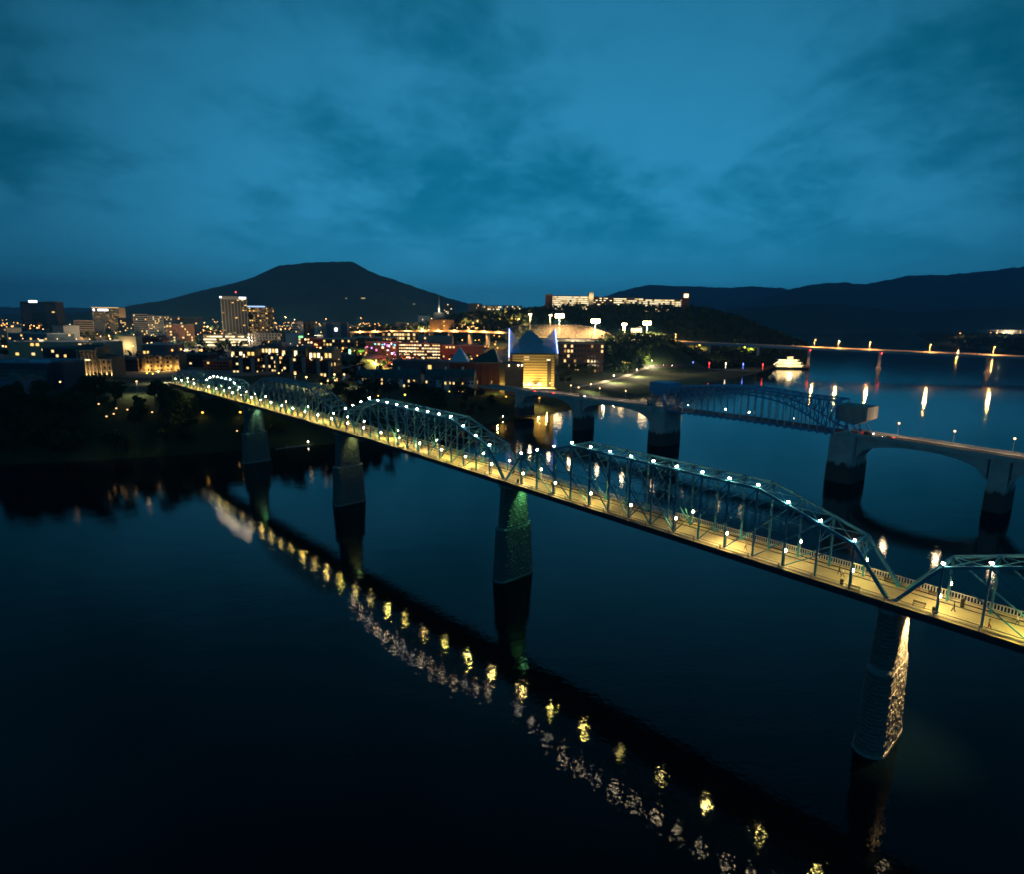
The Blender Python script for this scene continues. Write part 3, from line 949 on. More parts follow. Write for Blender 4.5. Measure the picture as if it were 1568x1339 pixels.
make_person('f', 'person in a tan shirt walking on the second truss span near the middle pier', B(131, 4.6), rw + math.pi, cl_tan, cl_dark, hair_d)
make_person('g', 'person in dark clothes strolling over the third pier from the right', B(198.5, 4.0), rw, cl_dark, cl_dark, hair_d)
make_person('h', 'person in a white shirt standing on the short span by the bluff', B(318, 4.0), rw + 1, cl_white, cl_dark, hair_d, .1)

EXTRA = [(8.5, 3.6, cl_white, cl_dark, 'person in a white shirt walking on the nearest whole span by its right end'), (9.4, 4.3, cl_dark, cl_blue, 'person in dark top walking beside the one in white near the nearest portal'),
         (27.0, 2.4, cl_tan, cl_blue, 'person in a tan shirt on the nearest whole span, right of its middle'), (46.5, 4.8, cl_red, cl_dark, 'person in a red jacket in the middle of the nearest whole span'),
         (63.0, 3.0, cl_dark, cl_tan, 'person in dark top left of the middle of the nearest whole span'), (84.0, 4.4, cl_blue, cl_dark, 'person in blue near the left end of the nearest whole span'),
         (-9.0, 3.2, cl_dark, cl_dark, 'person all in dark on the open deck right of the nearest pier'), (-17.0, 5.6, cl_white, cl_blue, 'person in a white shirt at the right edge of the deck')]
for i, (s_, o_, tp, lg, lb) in enumerate(EXTRA):
    make_person('x%d' % i, lb, B(s_, o_), rw + (math.pi if i % 2 else 0), tp, lg, hair_d, .28)

# ------------------------------------------------------------------ the concrete road bridge with its bascule truss
MAZ = R(-39.95)
MD = Vector((math.sin(MAZ), math.cos(MAZ), 0)); MN = Vector((math.cos(MAZ), -math.sin(MAZ), 0))
MO = Vector((160, 292, 0)) + MN * 3.0
def mz(s):
    return float(np.interp(s, [-200, -62, 0, 52, 104, 174, 300], [20.2, 22.4, 23.8, 24.2, 23.4, 22.3, 20.2]))
def Q(s, off, h=0.0):
    p = MO + MD * s + MN * off
    return Vector((p.x, p.y, mz(s) + h))
def Qz(s, off, z):
    p = MO + MD * s + MN * off
    return Vector((p.x, p.y, z))
HWID = 7.0
rb = thing('road_bridge', 'concrete arch road bridge with a blue steel bascule truss in mid river', 'bridge', tuple(MO))
def mstrip(f0, f1, sa, sb, n, z0, z1):
    m = MB()
    for i in range(n):
        a, c = sa + (sb - sa) * i / n, sa + (sb - sa) * (i + 1) / n
        m.hexa([Q(a, f0, z0), Q(a, f1, z0), Q(c, f1, z0), Q(c, f0, z0), Q(a, f0, z1), Q(a, f1, z1), Q(c, f1, z1), Q(c, f0, z1)])
    return m
MP = [-124.2, -62.1, 0.0, 104.4, 174.5, 238.0]
for sa, sb in ((-190, 0.0), (104.4, 292)):
    dk = mstrip(-HWID, HWID, sa, sb, 14, -1.1, 0).build('deck', M['concrete'], rb)
    mstrip(-HWID + 2.2, HWID - 2.2, sa, sb, 14, .004, .03).build('roadway', M['asphalt'], dk)
    for f in (-HWID, HWID - .35):
        mstrip(f, f + .35, sa, sb, 14, .003, 1.1).build('parapet', M['concrete'], dk)
    mstrip(-HWID - .25, -HWID, sa, sb, 14, -1.0, -.45).build('cornice', M['concrete'], dk)
def march(sa, sb, zs, zc):
    pts = [Qz(sa, 0, mz(sa) - 1.1), Qz(sb, 0, mz(sb) - 1.1)]
    n = 18
    for i in range(n + 1):
        u = 1 - i / n
        s = sa + (sb - sa) * u
        x = 2 * u - 1
        pts.append(Qz(s, 0, zs + (zc - zs) * math.sqrt(max(0, 1 - abs(x) ** 2.3))))
    return pts
for i, (sa, sb) in enumerate(((-124.2, -62.1), (-62.1, 0), (104.4, 174.5), (174.5, 238))):
    m = MB()
    lo, hi_ = sa + 4.0, sb - 4.0
    if sb == 0: hi_ = -7.5
    if sa == 104.4: lo = 104.4 + 7
    pts = march(lo, hi_, 12.5, 20.6)
    m.prism(pts, MN * (-HWID + .6), MN * (HWID - .6))
    ar = m.build('arch_span', M['concrete'], rb)
    for f in (-HWID + .35,):
        rib = MB()
        n = 18
        for j in range(n):
            u0, u1 = j / n, (j + 1) / n
            f_ = lambda u: Qz(lo + (hi_ - lo) * u, f, 12.5 + 8.1 * math.sqrt(max(0, 1 - abs(2 * u - 1) ** 2.3)) + .45)
            rib.bar(f_(u0), f_(u1), .5, .9)
        rib.build('arch_rib', M['concrete'], ar)
for i, s in enumerate(MP):
    main = i in (2, 3)
    th, hw = (12.5, 8.3) if main else (7.6, 6.8)
    m = MB()
    sc = s - 1.5 if i == 2 else s + (1.5 if i == 3 else 0)
    zt = mz(s) - 1.12
    zb = -2 if i < 5 else 2
    def pout(tt, ww, zc):
        pts = []
        for a in range(7):
            k = -math.pi / 2 + math.pi * a / 6
            pts.append(Qz(sc + tt / 2 * math.sin(k), ww + (1.8 if zc < 10 else 0) * math.cos(k), zc))
        for a in range(7):
            k = -math.pi / 2 + math.pi * a / 6
            pts.append(Qz(sc - tt / 2 * math.sin(k), -ww - (1.8 if zc < 10 else 0) * math.cos(k), zc))
        return pts
    zm = 10.2
    a, c = pout(th, hw, zb), pout(th * .97, hw - .2, zm - .3)
    n = len(a)
    m.add(a + c, [(j, (j + 1) % n, n + (j + 1) % n, n + j) for j in range(n)] + [tuple(range(n)), tuple(range(n, 2 * n))])
    pr = m.build('pier', M['pier_concrete'], rb)
    m = MB()
    c0 = Qz(sc, 0, 0)
    m.box(c0.x, c0.y, (zm - .3 + zt) / 2, hw * 2 - .6, th - 1.0, zt - zm + .3, -MAZ)
    sh = m.build('shaft', M['pier_concrete'], pr)
    m = MB()
    for f in (-hw * .62, 0, hw * .62):
        for w in (-1, 1):
            q = Qz(sc + w * (th - 1.0) / 2, f, 0)
            m.box(q.x, q.y, (zm + zt) / 2, 1.3, .5, zt - zm - .6, -MAZ)
    for w in (-1, 1):
        for f in (-1, 1):
            q = Qz(sc + w * (th - 1.6) / 2 * .9, f * (hw - .3), 0)
            m.box(q.x, q.y, (zm + zt) / 2, .5, 1.2, zt - zm - .6, -MAZ)
    m.build('pilaster', M['pier_concrete'], sh)
# bascule leaves
bas = MB()
S0, S1, NB = 3.0, 101.4, 24
for f in (-HWID, HWID):
    for i in range(NB):
        bas.bar(Q(S0 + (S1 - S0) * i / NB, f, -.6), Q(S0 + (S1 - S0) * (i + 1) / NB, f, -.6), .5, .9)
for i in range(NB + 1):
    bas.bar(Q(S0 + (S1 - S0) * i / NB, -HWID - .3, -1.1), Q(S0 + (S1 - S0) * i / NB, HWID + .3, -1.1), .5, 1.3)
bl = bas.build('bascule_span', M['steel2'], rb)
mstrip(-HWID + .4, HWID - .4, S0, S1, 18, -.4, -.1).build('roadway', M['asphalt'], bl)
topH = lambda u: float(np.interp(u, [0, .06, .2, .35, .5, .65, .8, .94, 1], [15.2, 15.2, 15.4, 16.4, 16.8, 16.4, 15.0, 13.6, 13.4]))
lowH = lambda u: float(np.interp(min(u, 1 - u), [0, .05, .12, .2, .3, .4, .5], [1.0, 2.0, 6.0, 9.4, 11.8, 12.9, 13.3]))
for f in (-HWID, HWID):
    G = lambda i, fn: Q(S0 + (S1 - S0) * i / NB, f, fn(i / NB))
    for i in range(NB):
        MB().bar(G(i, topH), G(i + 1, topH), .8, .8).build('top_chord', M['steel2'], bl)
        MB().bar(G(i, lowH), G(i + 1, lowH), .75, .75).build('curved_chord', M['steel2'], bl)
        d = MB()
        d.bar(G(i, topH), G(i + 1, lowH), .34, .3); d.bar(G(i, lowH), G(i + 1, topH), .34, .3)
        d.build('diagonal', M['steel2'], bl)
    for i in range(NB + 1):
        MB().bar(Q(S0 + (S1 - S0) * i / NB, f, -.5), G(i, topH), .48, .42).build('hanger', M['steel2'], bl)
        
    r = MB()
    for i in range(NB):
        for h in (1.1, .6):
            r.bar(Q(S0 + (S1 - S0) * i / NB, f * .97, h), Q(S0 + (S1 - S0) * (i + 1) / NB, f * .97, h), .08)
    r.build('railing', M['steel2'], bl)
for i in range(NB + 1):
    u = i / NB
    MB().bar(Q(S0 + (S1 - S0) * u, -HWID, topH(u)), Q(S0 + (S1 - S0) * u, HWID, topH(u)), .35).build('top_strut', M['steel2'], bl)
    if i < NB:
        x = MB()
        s1_, s2_ = S0 + (S1 - S0) * u, S0 + (S1 - S0) * (i + 1) / NB
        x.bar(Q(s1_, -HWID, topH(u)), Q(s2_, HWID, topH((i + 1) / NB)), .18)
        x.bar(Q(s1_, HWID, topH(u)), Q(s2_, -HWID, topH((i + 1) / NB)), .18)
        x.build('lateral_brace', M['steel2'], bl)
M['concrete_mid'] = material('streaked_concrete', (.42, .40, .375), .9, 0, .5, .4, .3, 2.0, stretch=(1, 1, .2))
# counterweight over the road at the right pier
cw = MB()
pts = [Q(3.5, 0, 6.5), Q(3.5, 0, 13.4), Q(-10.5, 0, 13.6), Q(-10.5, 0, 7.6), Q(-5, 0, 4.6)]
cw.prism(pts, MN * (-HWID + .6), MN * (HWID - .6))
c_ = cw.build('counterweight', M['concrete_mid'], rb)
m = MB()
for f in (-HWID + .3, HWID - .3):
    m.bar(Q(-4, f, 0), Q(-2, f, 6), .7); m.bar(Q(4, f, 0), Q(1, f, 8), .7); m.bar(Q(-9, f, 0), Q(-4, f, 6), .5)
m.build('counterweight_frame', M['steel2'], c_)
# counterweight housing and tender's cabin at the left pier
cw = MB()
pts = [Q(101, 0, 9.5), Q(101, 0, 15.4), Q(114, 0, 15.6), Q(114, 0, 10.0), Q(108, 0, 7.5)]
cw.prism(pts, MN * (-HWID + .6), MN * (HWID - .6))
c_ = cw.build('counterweight', M['steel2'], rb)
m = MB()
for f in (-HWID + .3, HWID - .3):
    m.bar(Q(112, f, 0), Q(111, f, 9.5), .8); m.bar(Q(102, f, 0), Q(104, f, 9.5), .8); m.bar(Q(112, f, 5), Q(102, f, 5), .5); m.bar(Q(112, f, 0), Q(104, f, 9), .4)
m.build('counterweight_frame', M['steel2'], c_)
q = Q(110.5, -HWID - 1.4, 0)
h = MB(); h.box(q.x, q.y, q.z + 1.0, 3.2, 4.4, 6.4, -MAZ)
hs = h.build('tender_cabin', M['concrete'], rb)
MB().box(q.x, q.y, q.z + 4.35, 3.9, 5.1, .3, -MAZ).build('cabin_roof', M['concrete_dk'], hs)
for w in (-1.1, 1.1):
    v = q + MD * w
    MB().box(v.x - MN.x * 1.62, v.y - MN.y * 1.62, q.z + 2.0, .06, 1.3, 1.5, -MAZ).build('cabin_window', M['glass_dark'], hs)
# street lamps on the road bridge
_rp = MB().lathe((0, 0, 0), [(.22, 0), (.2, .5), (.11, .7), (.08, 6.2)], 8).bar((0, 0, 6.1), (0, 0, 6.5), .1).mesh('road_lamp_pole', M['pole'])
_rh = MB().ball((0, 0, 6.7), .42, 8, 6).mesh('road_lamp_globe', M['lamp_city'], smooth=True)
def road_lamp(name, s, f, label, power=300, col=(1, .72, .4), group='globe lamps along the road bridge'):
    L = thing(name, label, 'street lamp', tuple(Q(s, f, 0)), group=group)
    inst('pole', _rp, L, (0, 0, 0)); inst('globe', _rh, L, (0, 0, 0))
    lamp_light(L, (0, 0, 7.6), power * 10, col, .9)
NEARL = [(118, 'beside the left bascule pier'), (143, 'over the second arch from the left bank'), (166, 'just right of the second arch pier'), (194, 'over the arch nearest the left bank'), (216, 'above the red tail lights'), (238, 'by the left end of the road bridge')]
for s, lb in NEARL:
    road_lamp('street_lamp', s, HWID - .8, 'globe lamp on the concrete road bridge %s' % lb)
for s, lb in [(-20, 'first right of the counterweight'), (-42, 'second right of the counterweight'), (-63, 'third right of the counterweight')]:
    road_lamp('street_lamp', s, HWID - .8, 'tall globe lamp on the road bridge, %s' % lb)
for s, lb in [(24, 'nearest the counterweight'), (48, 'in the middle'), (62, 'left of the middle'), (86, 'nearest the left portal')]:
    q = Q(s, -HWID + 1.2, 0)
    L = thing('bascule_lamp', 'small warm lamp on the bascule roadway, %s' % lb, 'lamp', tuple(q), group='small lamps on the bascule roadway')
    MB().tube(q, q + Vector((0, 0, 3.6)), .08, .06).build('pole', M['black'], L)
    MB().ball(q + Vector((0, 0, 3.8)), .36, 8, 6).build('globe', M['lamp_warm'], L, smooth=True)
# cars on the road bridge
car_paint = [material('car_paint_%d' % i, c, .3, .3, .05) for i, c in enumerate(((.25, .25, .27), (.04, .05, .09), (.3, .03, .03), (.6, .6, .6)))]
M['tail'] = emis('tail_lamp_glass', (1.0, .03, .02), 25.0)
M['headl'] = emis('head_lamp_glass', (1.0, .9, .7), 45.0)
def car(loc, rz, label, paint, glow=True, group='cars on the roads'):
    L = thing('car', label, 'car', tuple(loc), rz, group)
    b_ = MB()
    prof = [(-2.2, .35), (-2.2, .85), (-1.5, .95), (-1.0, 1.42), (.6, 1.45), (1.2, .98), (2.1, .85), (2.25, .4)]
    b_.prism([(0, y, z) for y, z in prof], (-.85, 0, 0), (.85, 0, 0))
    b_.build('body', paint, L)
    g_ = MB()
    g_.prism([(0, -1.25, 1.0), (0, -.95, 1.36), (0, .55, 1.38), (0, 1.02, 1.0)], (-.87, 0, 0), (.87, 0, 0))
    g_.build('windows', M['glass_dark'], L)
    for sx in (-.78, .78):
        for sy in (-1.35, 1.35):
            MB().tube((sx - .1, sy, .33), (sx + .1, sy, .33), .33, n=10).build('wheel', M['black'], L)
        MB().box(sx * .75, -2.22, .72, .36, .1, .2).build('tail_lamp', M['tail'], L)
        MB().box(sx * .75, 2.22, .65, .3, .1, .18).build('head_lamp', M['headl'], L)
    if glow:
        lamp_light(L, (0, -3.0, .7), 60, (1, .05, .03), .2)
        lamp_light(L, (0, 3.6, .7), 60, (1, .85, .6), .2)
    return L
mrz = -MAZ
car(Q(226, -2.2, .035), mrz, 'car with red tail lights nearest the left end of the road bridge', car_paint[0])
car(Q(206, -2.2, .035), mrz, 'car with red tail lights over the leftmost arch of the road bridge', car_paint[1])
car(Q(178, 1.8, .035), mrz + math.pi, 'car with lit headlamps over the second arch pier of the road bridge', car_paint[3])
car(Q(-19, -2.0, .035), mrz, 'car with red tail lights just right of the counterweight', car_paint[2])
car(Q(-9, 1.9, .035), mrz + math.pi, 'car with lit headlamps under the end of the counterweight', car_paint[0])
# ------------------------------------------------------------------ far highway bridge
def lthing(name, label, cat, loc, rz=0.0, group=None):
    o = thing(name, label, cat, loc, rz, group)
    ORG[o.name] = (0, 0, 0)
    return o
P1, P2, P3 = un(1237, 561), un(1345, 565), un(1511, 571)
hd = Vector((P3.x - P1.x, P3.y - P1.y, 0)).normalized()
hn = Vector((-hd.y, hd.x, 0))
if hn.y < 0: hn = -hn
hrz = math.atan2(hd.y, hd.x)
hb = thing('highway_bridge', 'long flat highway bridge on tall hammerhead piers beyond the riverboat', 'bridge', (P2.x, P2.y, 0))
zd0, zd1 = at(1237, 531, P1.y).z, at(1511, 543, P3.y).z
Lh = (P3 - P1).length
def Hp(u, off, h=0.0):
    p = P1 + hd * u + hn * off
    return Vector((p.x, p.y, zd0 + (zd1 - zd0) * u / Lh + h))
ua, ub = -330, Lh + 320
def hs(f0, f1, z0, z1, n=1):
    m = MB()
    m.hexa([Hp(ua, f0, z0), Hp(ub, f0, z0), Hp(ub, f1, z0), Hp(ua, f1, z0), Hp(ua, f0, z1), Hp(ub, f0, z1), Hp(ub, f1, z1), Hp(ua, f1, z1)])
    return m
dk = hs(-9, 9, -.6, 0).build('deck', M['concrete'], hb)
hs(-8, 8, .004, .05).build('roadway', M['asphalt'], dk)
for f in (-9, 8.6):
    hs(f, f + .4, .003, 1.0).build('parapet', M['concrete'], dk)
for f in (-6, -2, 2, 6):
    hs(f - .3, f + .3, -4.4, -.6).build('girder', M['steel2'], dk)
for u in (-250, -165, -82, 0, (P2 - P1).length, Lh, Lh + 150):
    q = Hp(u, 0, 0)
    gz = min(-2.0, T(q.x, q.y)) if T(q.x, q.y) < 0 else T(q.x, q.y) - 1
    m = MB()
    m.box(q.x, q.y, (gz + q.z - 6) / 2, 4.2, 5.5, q.z - 6 - gz, hrz)
    if gz < 0:
        m.box(q.x, q.y, 1.0, 6.5, 11, 5, hrz)
    pr = m.build('pier', M['concrete'], hb)
    m = MB()
    a, c = hn * 8, hd * 2.0
    zt = q.z - 4.45
    lo = [q - hn * 2.9 - c, q - hn * 2.9 + c, q + hn * 2.9 + c, q + hn * 2.9 - c]
    hi_ = [q - a - c, q - a + c, q + a + c, q + a - c]
    m.hexa([Vector((p.x, p.y, q.z - 7.5)) for p in lo] + [Vector((p.x, p.y, zt)) for p in hi_])
    m.build('pier_cap', M['concrete'], pr)
_hp = MB().lathe((0, 0, 0), [(.3, 0), (.15, 12)], 6).bar((0, 0, 12), (0, -1.5, 12.6), .15).mesh('highway_lamp_pole', M['pole'])
_hh = MB().ball((0, -1.5, 12.5), .75, 8, 5, .7).mesh('highway_lamp_head', M['lamp_hwy'], smooth=True)
_hw = MB().ball((0, -1.5, 12.5), .75, 8, 5, .7).mesh('highway_lamp_head', M['lamp_warm'], smooth=True)
NAMES = ['at its left end above the trees', 'just right of the riverboat', 'white, second right of the riverboat', 'above its middle river pier', 'between the two right-hand piers', 'above its rightmost pier']
for (px, py), nm in zip([(1036, 516), (1247, 524), (1283, 525), (1330, 528), (1421, 532), (1517, 537)], NAMES):
    d = ray(px, py)
    # where that line of sight crosses the middle of the deck
    c0 = Vector((0, 0, CAM_H))
    n2 = Vector((hd.y, -hd.x, 0))
    tt = (Hp(0, 6) - c0).dot(n2) / d.dot(n2)
    w = c0 + d * tt
    u = (w - Hp(0, 6)).dot(hd)
    L = thing('street_lamp', 'tall %s lamp on the far highway bridge, %s' % ('white' if px == 1283 else 'orange', nm), 'street lamp', tuple(Hp(u, -8)), group='tall lamps on the far highway bridge')
    inst('pole', _hp, L, (0, 0, 0)); inst('head', _hw if px == 1283 else _hh, L, (0, 0, 0))
    lamp_light(L, (0, -4.5, 9.0), 60000, (1, .46, .13), .9)
M['truckbox'] = material('trailer_white', (.6, .58, .55), .5)
for k, (u, lb, dr) in enumerate([(-120, 'car crossing the far highway bridge above the coloured posts', 1), (-55, 'car crossing the far highway bridge left of the riverboat', 1), (60, 'car crossing the far highway bridge just right of the riverboat', 1), (150, 'car on the far highway bridge near its middle pier', 1), (238, 'car on the far highway bridge between the right-hand piers', 1), (300, 'car near the right edge of the far highway bridge', 1)]):
    car(Hp(u, -3 if k % 2 else 3, .06), hrz + (math.pi / 2 if k % 2 else -math.pi / 2), lb, car_paint[k % 4], glow=False, group='cars on the highway bridge')
for px, nm in ((1237, 'by the riverboat'), (1345, 'in mid river')):
    i = 0 if px == 1237 else 1
    u = 0 if i == 0 else (P2 - P1).length
    q = Hp(u + 1, -9.5, -5)
    o = MB().ball(q, .9, 8, 5).bar(q, q + Vector((0, 0, 1.5)), .3).build('beacon', M['lamp_red'], None)
    tag(o, 'red navigation beacon on the highway bridge pier %s' % nm, 'beacon', 'red navigation beacons')

# ------------------------------------------------------------------ paddle riverboat
bp0 = un(1212, 564.5)
boat = lthing('riverboat', 'white paddle riverboat strung with lights moored by the wooded shore', 'boat', (bp0.x, bp0.y + 5, 0), R(-6))
M['boatwhite'] = material('boat_paint', (.75, .73, .68), .5, 0, .1)
M['boatlit'] = emis('boat_cabin_lights', (1.0, .68, .26), 3.2, True)
M['boatbulb'] = emis('boat_string_lights', (1.0, .80, .42), 13.0, True)
hull = MB()
hl = [(-24, 0), (-20, -5), (16, -5.2), (23, -3.5), (26, 0), (23, 3.5), (16, 5.2), (-20, 5)]
hull.add([(x, y, -.5) for x, y in hl] + [(x * 1.02, y * 1.05, 2.2) for x, y in hl], [(i, (i + 1) % 8, 8 + (i + 1) % 8, 8 + i) for i in range(8)] + [tuple(range(8, 16))])
hull.build('hull', M['black'], boat)
for j, (x0, x1, w, z) in enumerate(((-21, 15, 4.4, 2.3), (-19.5, 12.5, 4.1, 6.2), (-17, 8, 3.6, 10.0))):
    m = MB()
    m.box((x0 + x1) / 2, 0, z + 1.6, x1 - x0, w * 2, 3.0)
    cb = m.build('cabin_deck', M['boatwhite'], boat)
    m = MB(); m.box((x0 + x1) / 2, 0, z + 3.35, x1 - x0 + 4, w * 2 + 2.0, .3)
    m.build('deck_roof', M['boatwhite'], cb)
    nwin = 12 - 2 * j
    for i in range(nwin):
        xx = x0 + (x1 - x0) * (i + .5) / nwin
        MB().box(xx, -w - .04, z + 1.6, (x1 - x0) / nwin * .72, .1, 2.0).build('cabin_window', M['boatlit'], cb)
    rl = MB()
    for h in (1.0, .5):
        rl.bar((x0 - 1.5, -w - .9, z + h), (x1 + 1.5, -w - .9, z + h), .1)
    for i in range(14):
        xx = x0 - 1.5 + (x1 - x0 + 3) * i / 13
        rl.bar((xx, -w - .9, z), (xx, -w - .9, z + 3.2), .14)
    rl.build('rail_and_posts', M['boatwhite'], cb)
    sl = MB()
    for i in range(22):
        xx = x0 - 1.8 + (x1 - x0 + 3.6) * i / 21
        sl.ball((xx, -w - 1.05, z + 3.05), .2, 6, 4)
    sl.build('string_lights', M['boatbulb'], cb)
ph = MB().box(-2, 0, 15.4, 8, 5, 4.0).build('pilot_house', M['boatwhite'], boat)
for i in range(3):
    MB().box(-4.6 + 2.6 * i, -2.54, 15.9, 2.2, .1, 2.0).build('pilot_window', M['boatlit'], ph)
MB().box(-2, 0, 17.6, 9.4, 6.4, .35).build('pilot_roof', M['boatwhite'], ph)
for sy in (-2.2, 2.2):
    m = MB().tube((3.5, sy, 12), (3.5, sy, 22), .6, .55, 10).lathe((3.5, sy, 21.5), [(.6, 0), (1.0, .5), (1.0, .8), (.6, 1.1)], 10)
    m.build('smoke_stack', M['black'], boat)
pw = MB()
for i in range(10):
    a = 2 * math.pi * i / 10
    pw.bar((24, -3.8, 3.4), (24 + 3.8 * math.cos(a), -3.8, 3.4 + 3.8 * math.sin(a)), .2)
    pw.bar((24, 3.8, 3.4), (24 + 3.8 * math.cos(a), 3.8, 3.4 + 3.8 * math.sin(a)), .2)
    pw.box(24 + 3.6 * math.cos(a), 0, 3.4 + 3.6 * math.sin(a), .25, 7.6, .25)
pw.build('paddle_wheel', material('paddle_red', (.3, .03, .03), .6), boat)
m = MB()
for i in range(9):
    m.ball((-25 + i * 1.2, -4, 6 + i * .9), .22, 6, 4)
m.bar((-25, -4, 5.8), (-15, -4, 13.3), .12)
m.build('gangway', M['boatbulb'], boat)
boat.scale = (1.12, 1.12, 1.12)
lamp_light(boat, (-4, -12, 8), 15000, (1, .72, .32), 3.0)

# ------------------------------------------------------------------ river pier with coloured light posts, lawn and paths
zpd = 5.0
pa, pb = un(1000, 562.5, zpd), un(1168, 567.5, zpd)
pdv = (pb - pa); pdv.z = 0
pl_ = pdv.length; pdv.normalize(); pnv = Vector((-pdv.y, pdv.x, 0))
rp = thing('river_pier', 'long low pier deck carrying coloured light posts out over the river', 'pier', (pa.x, pa.y, 0))
M['pierwood'] = material('pier_deck', (.16, .15, .16), .8, 0, .3, .5)
def pq(u, off, z): 
    p = pa + pdv * u + pnv * off
    return Vector((p.x, p.y, z))
m = MB(); m.hexa([pq(0, -4, zpd - .7), pq(pl_, -4, zpd - .7), pq(pl_, 4, zpd - .7), pq(0, 4, zpd - .7), pq(0, -4, zpd), pq(pl_, -4, zpd), pq(pl_, 4, zpd), pq(0, 4, zpd)])
pdk = m.build('deck', M['pierwood'], rp)
m = MB()
for i in range(24):
    u = pl_ * i / 23
    m.bar(pq(u, -3.8, zpd), pq(u, -3.8, zpd + 1.1), .12)
m.bar(pq(0, -3.8, zpd + 1.1), pq(pl_, -3.8, zpd + 1.1), .12)
m.build('railing', M['rail'], pdk)
for i in range(8):
    u = pl_ * (i + .5) / 8
    for f in (-3, 3):
        MB().tube(pq(u, f, -3), pq(u, f, zpd - .7), .5, n=8).build('pile', M['concrete_dk'], rp)
PC = [('purple', (.35, .12, 1)), ('warm white', (1, .78, .5)), ('blue', (.12, .2, 1)), ('red', (1, .04, .05)), ('warm white', (1, .8, .55)), ('blue', (.12, .2, 1)), ('red', (1, .05, .05))]
PX = [1012, 1037, 1062, 1087, 1112, 1138, 1166]
seen = {}
for (cn, cc_), px in zip(PC, PX):
    u = (px - 1000) / 168 * pl_
    if px > 1150: u = pl_ - 1
    seen[cn] = seen.get(cn, 0) + 1
    q = pq(u, -2.5, zpd)
    lb = '%s light post on the river pier' % cn
    if cn in ('blue', 'red', 'warm white'):
        lb = '%s light post on the river pier, %s' % (cn, {'blue1': 'left of the red pair', 'blue2': 'second from its outer end', 'red1': 'halfway along', 'red2': 'at its outer end', 'warm white1': 'second from the shore', 'warm white2': 'third from its outer end'}[cn + str(seen[cn])])
    L = thing('light_post', lb, 'light post', tuple(q), group='coloured light posts on the pier')
    MB().tube(q, q + Vector((0, 0, 11)), .28, .22).build('pole', M['black'], L)
    MB().tube(q + Vector((.0, -.5, 2.0)), q + Vector((0, -.5, 7.6)), .42, .42).build('coloured_tube', emis('tube_%s' % cn.replace(' ', '_'), cc_, 2.2), L)
    MB().tube(q + Vector((0, -.5, 7.7)), q + Vector((0, -.5, 10.8)), .6, .5).build('coloured_head', emis('head_%s' % cn.replace(' ', '_'), cc_, 7.0), L)

def ground_sheet(name, outline, mat, lift, label, res=6.0):
    """a sheet that follows the terrain inside a pixel outline given as ground points"""
    P = [(p.x, p.y) for p in outline]
    xs = [p[0] for p in P]; ys = [p[1] for p in P]
    ax_ = np.arange(min(xs), max(xs) + res, res); ay_ = np.arange(min(ys), max(ys) + res, res)
    XX, YY = np.meshgrid(ax_, ay_)
    ins = inside(XX, YY, P)
    ZZ = hgt(XX, YY) + lift
    V = np.stack([XX.ravel(), YY.ravel(), ZZ.ravel()], 1)
    ii = np.arange(XX.size).reshape(XX.shape)
    keep = ins[:-1, :-1] & ins[:-1, 1:] & ins[1:, 1:] & ins[1:, :-1]
    F = np.stack([ii[:-1, :-1][keep], ii[:-1, 1:][keep], ii[1:, 1:][keep], ii[1:, :-1][keep]], 1)
    return tag(grid_obj(name, V, F, mat), label, None, kind='structure')
def hit(px, py, hh, y0=300, y1=4500):
    """the first spot along a line of sight that is hh metres above the ground"""
    Ys = np.arange(y0, y1, 6.0)
    d = ray(px, py)
    xs, zs = Ys * d.x / d.y, CAM_H + Ys * d.z / d.y
    e = zs - hgt(xs, Ys) - hh
    k = np.where((e[1:] <= 0) & (e[:-1] > 0))[0]
    if len(k):
        k = k[0]
        return at(px, py, Ys[k] + 6.0 * e[k] / (e[k] - e[k + 1]))
    return None
def ug(px, py):
    p = hit(px, py, 0.0, 250) or un(px, py, 8.0)
    return Vector((p.x, p.y, T(p.x, p.y)))
M['lawn'] = material('mown_lawn', (.07, .10, .03), .95, 0, .35, .08)
M['path'] = material('pale_path', (.38, .34, .28), .85, 0, .2, .2)
def path_strip(name, pts, w, mat, label, lift=.12, n=10):
    """a ribbon over the ground through world points"""
    cs = []
    for a, c in zip(pts, pts[1:]):
        for i in range(n):
            cs.append(a.lerp(c, i / n))
    cs.append(pts[-1])
    V, F = [], []
    for i, c in enumerate(cs):
        d = (cs[min(i + 1, len(cs) - 1)] - cs[max(0, i - 1)]); d.z = 0; d.normalize()
        s = Vector((-d.y, d.x, 0))
        for k in range(5):
            q = c + s * (w * (k / 4 - .5))
            V.append((q.x, q.y, T(q.x, q.y) + lift))
    for i in range(len(cs) - 1):
        for k in range(4):
            F.append((i * 5 + k, i * 5 + k + 1, i * 5 + k + 6, i * 5 + k + 5))
    return tag(grid_obj(name, np.array(V), np.array(F), mat), label, None, kind='structure')
ground_sheet('lawn', [ug(930, 590), ug(960, 578), ug(985, 568), ug(1080, 572), ug(1110, 580), ug(1040, 597), ug(965, 607)], M['lawn'], .25, 'sloping riverside lawn beside the pier')
path_strip('path', [ug(880, 594), ug(905, 589), ug(930, 583), ug(955, 577), ug(972, 570), ug(990, 562)], 7, M['path'], 'lit curved path along the top of the riverside lawn', .35)
path_strip('road', [ug(985, 562), ug(1030, 561), ug(1090, 566)], 9, M['asphalt'], 'road end beside the pier with parked cars', .4)
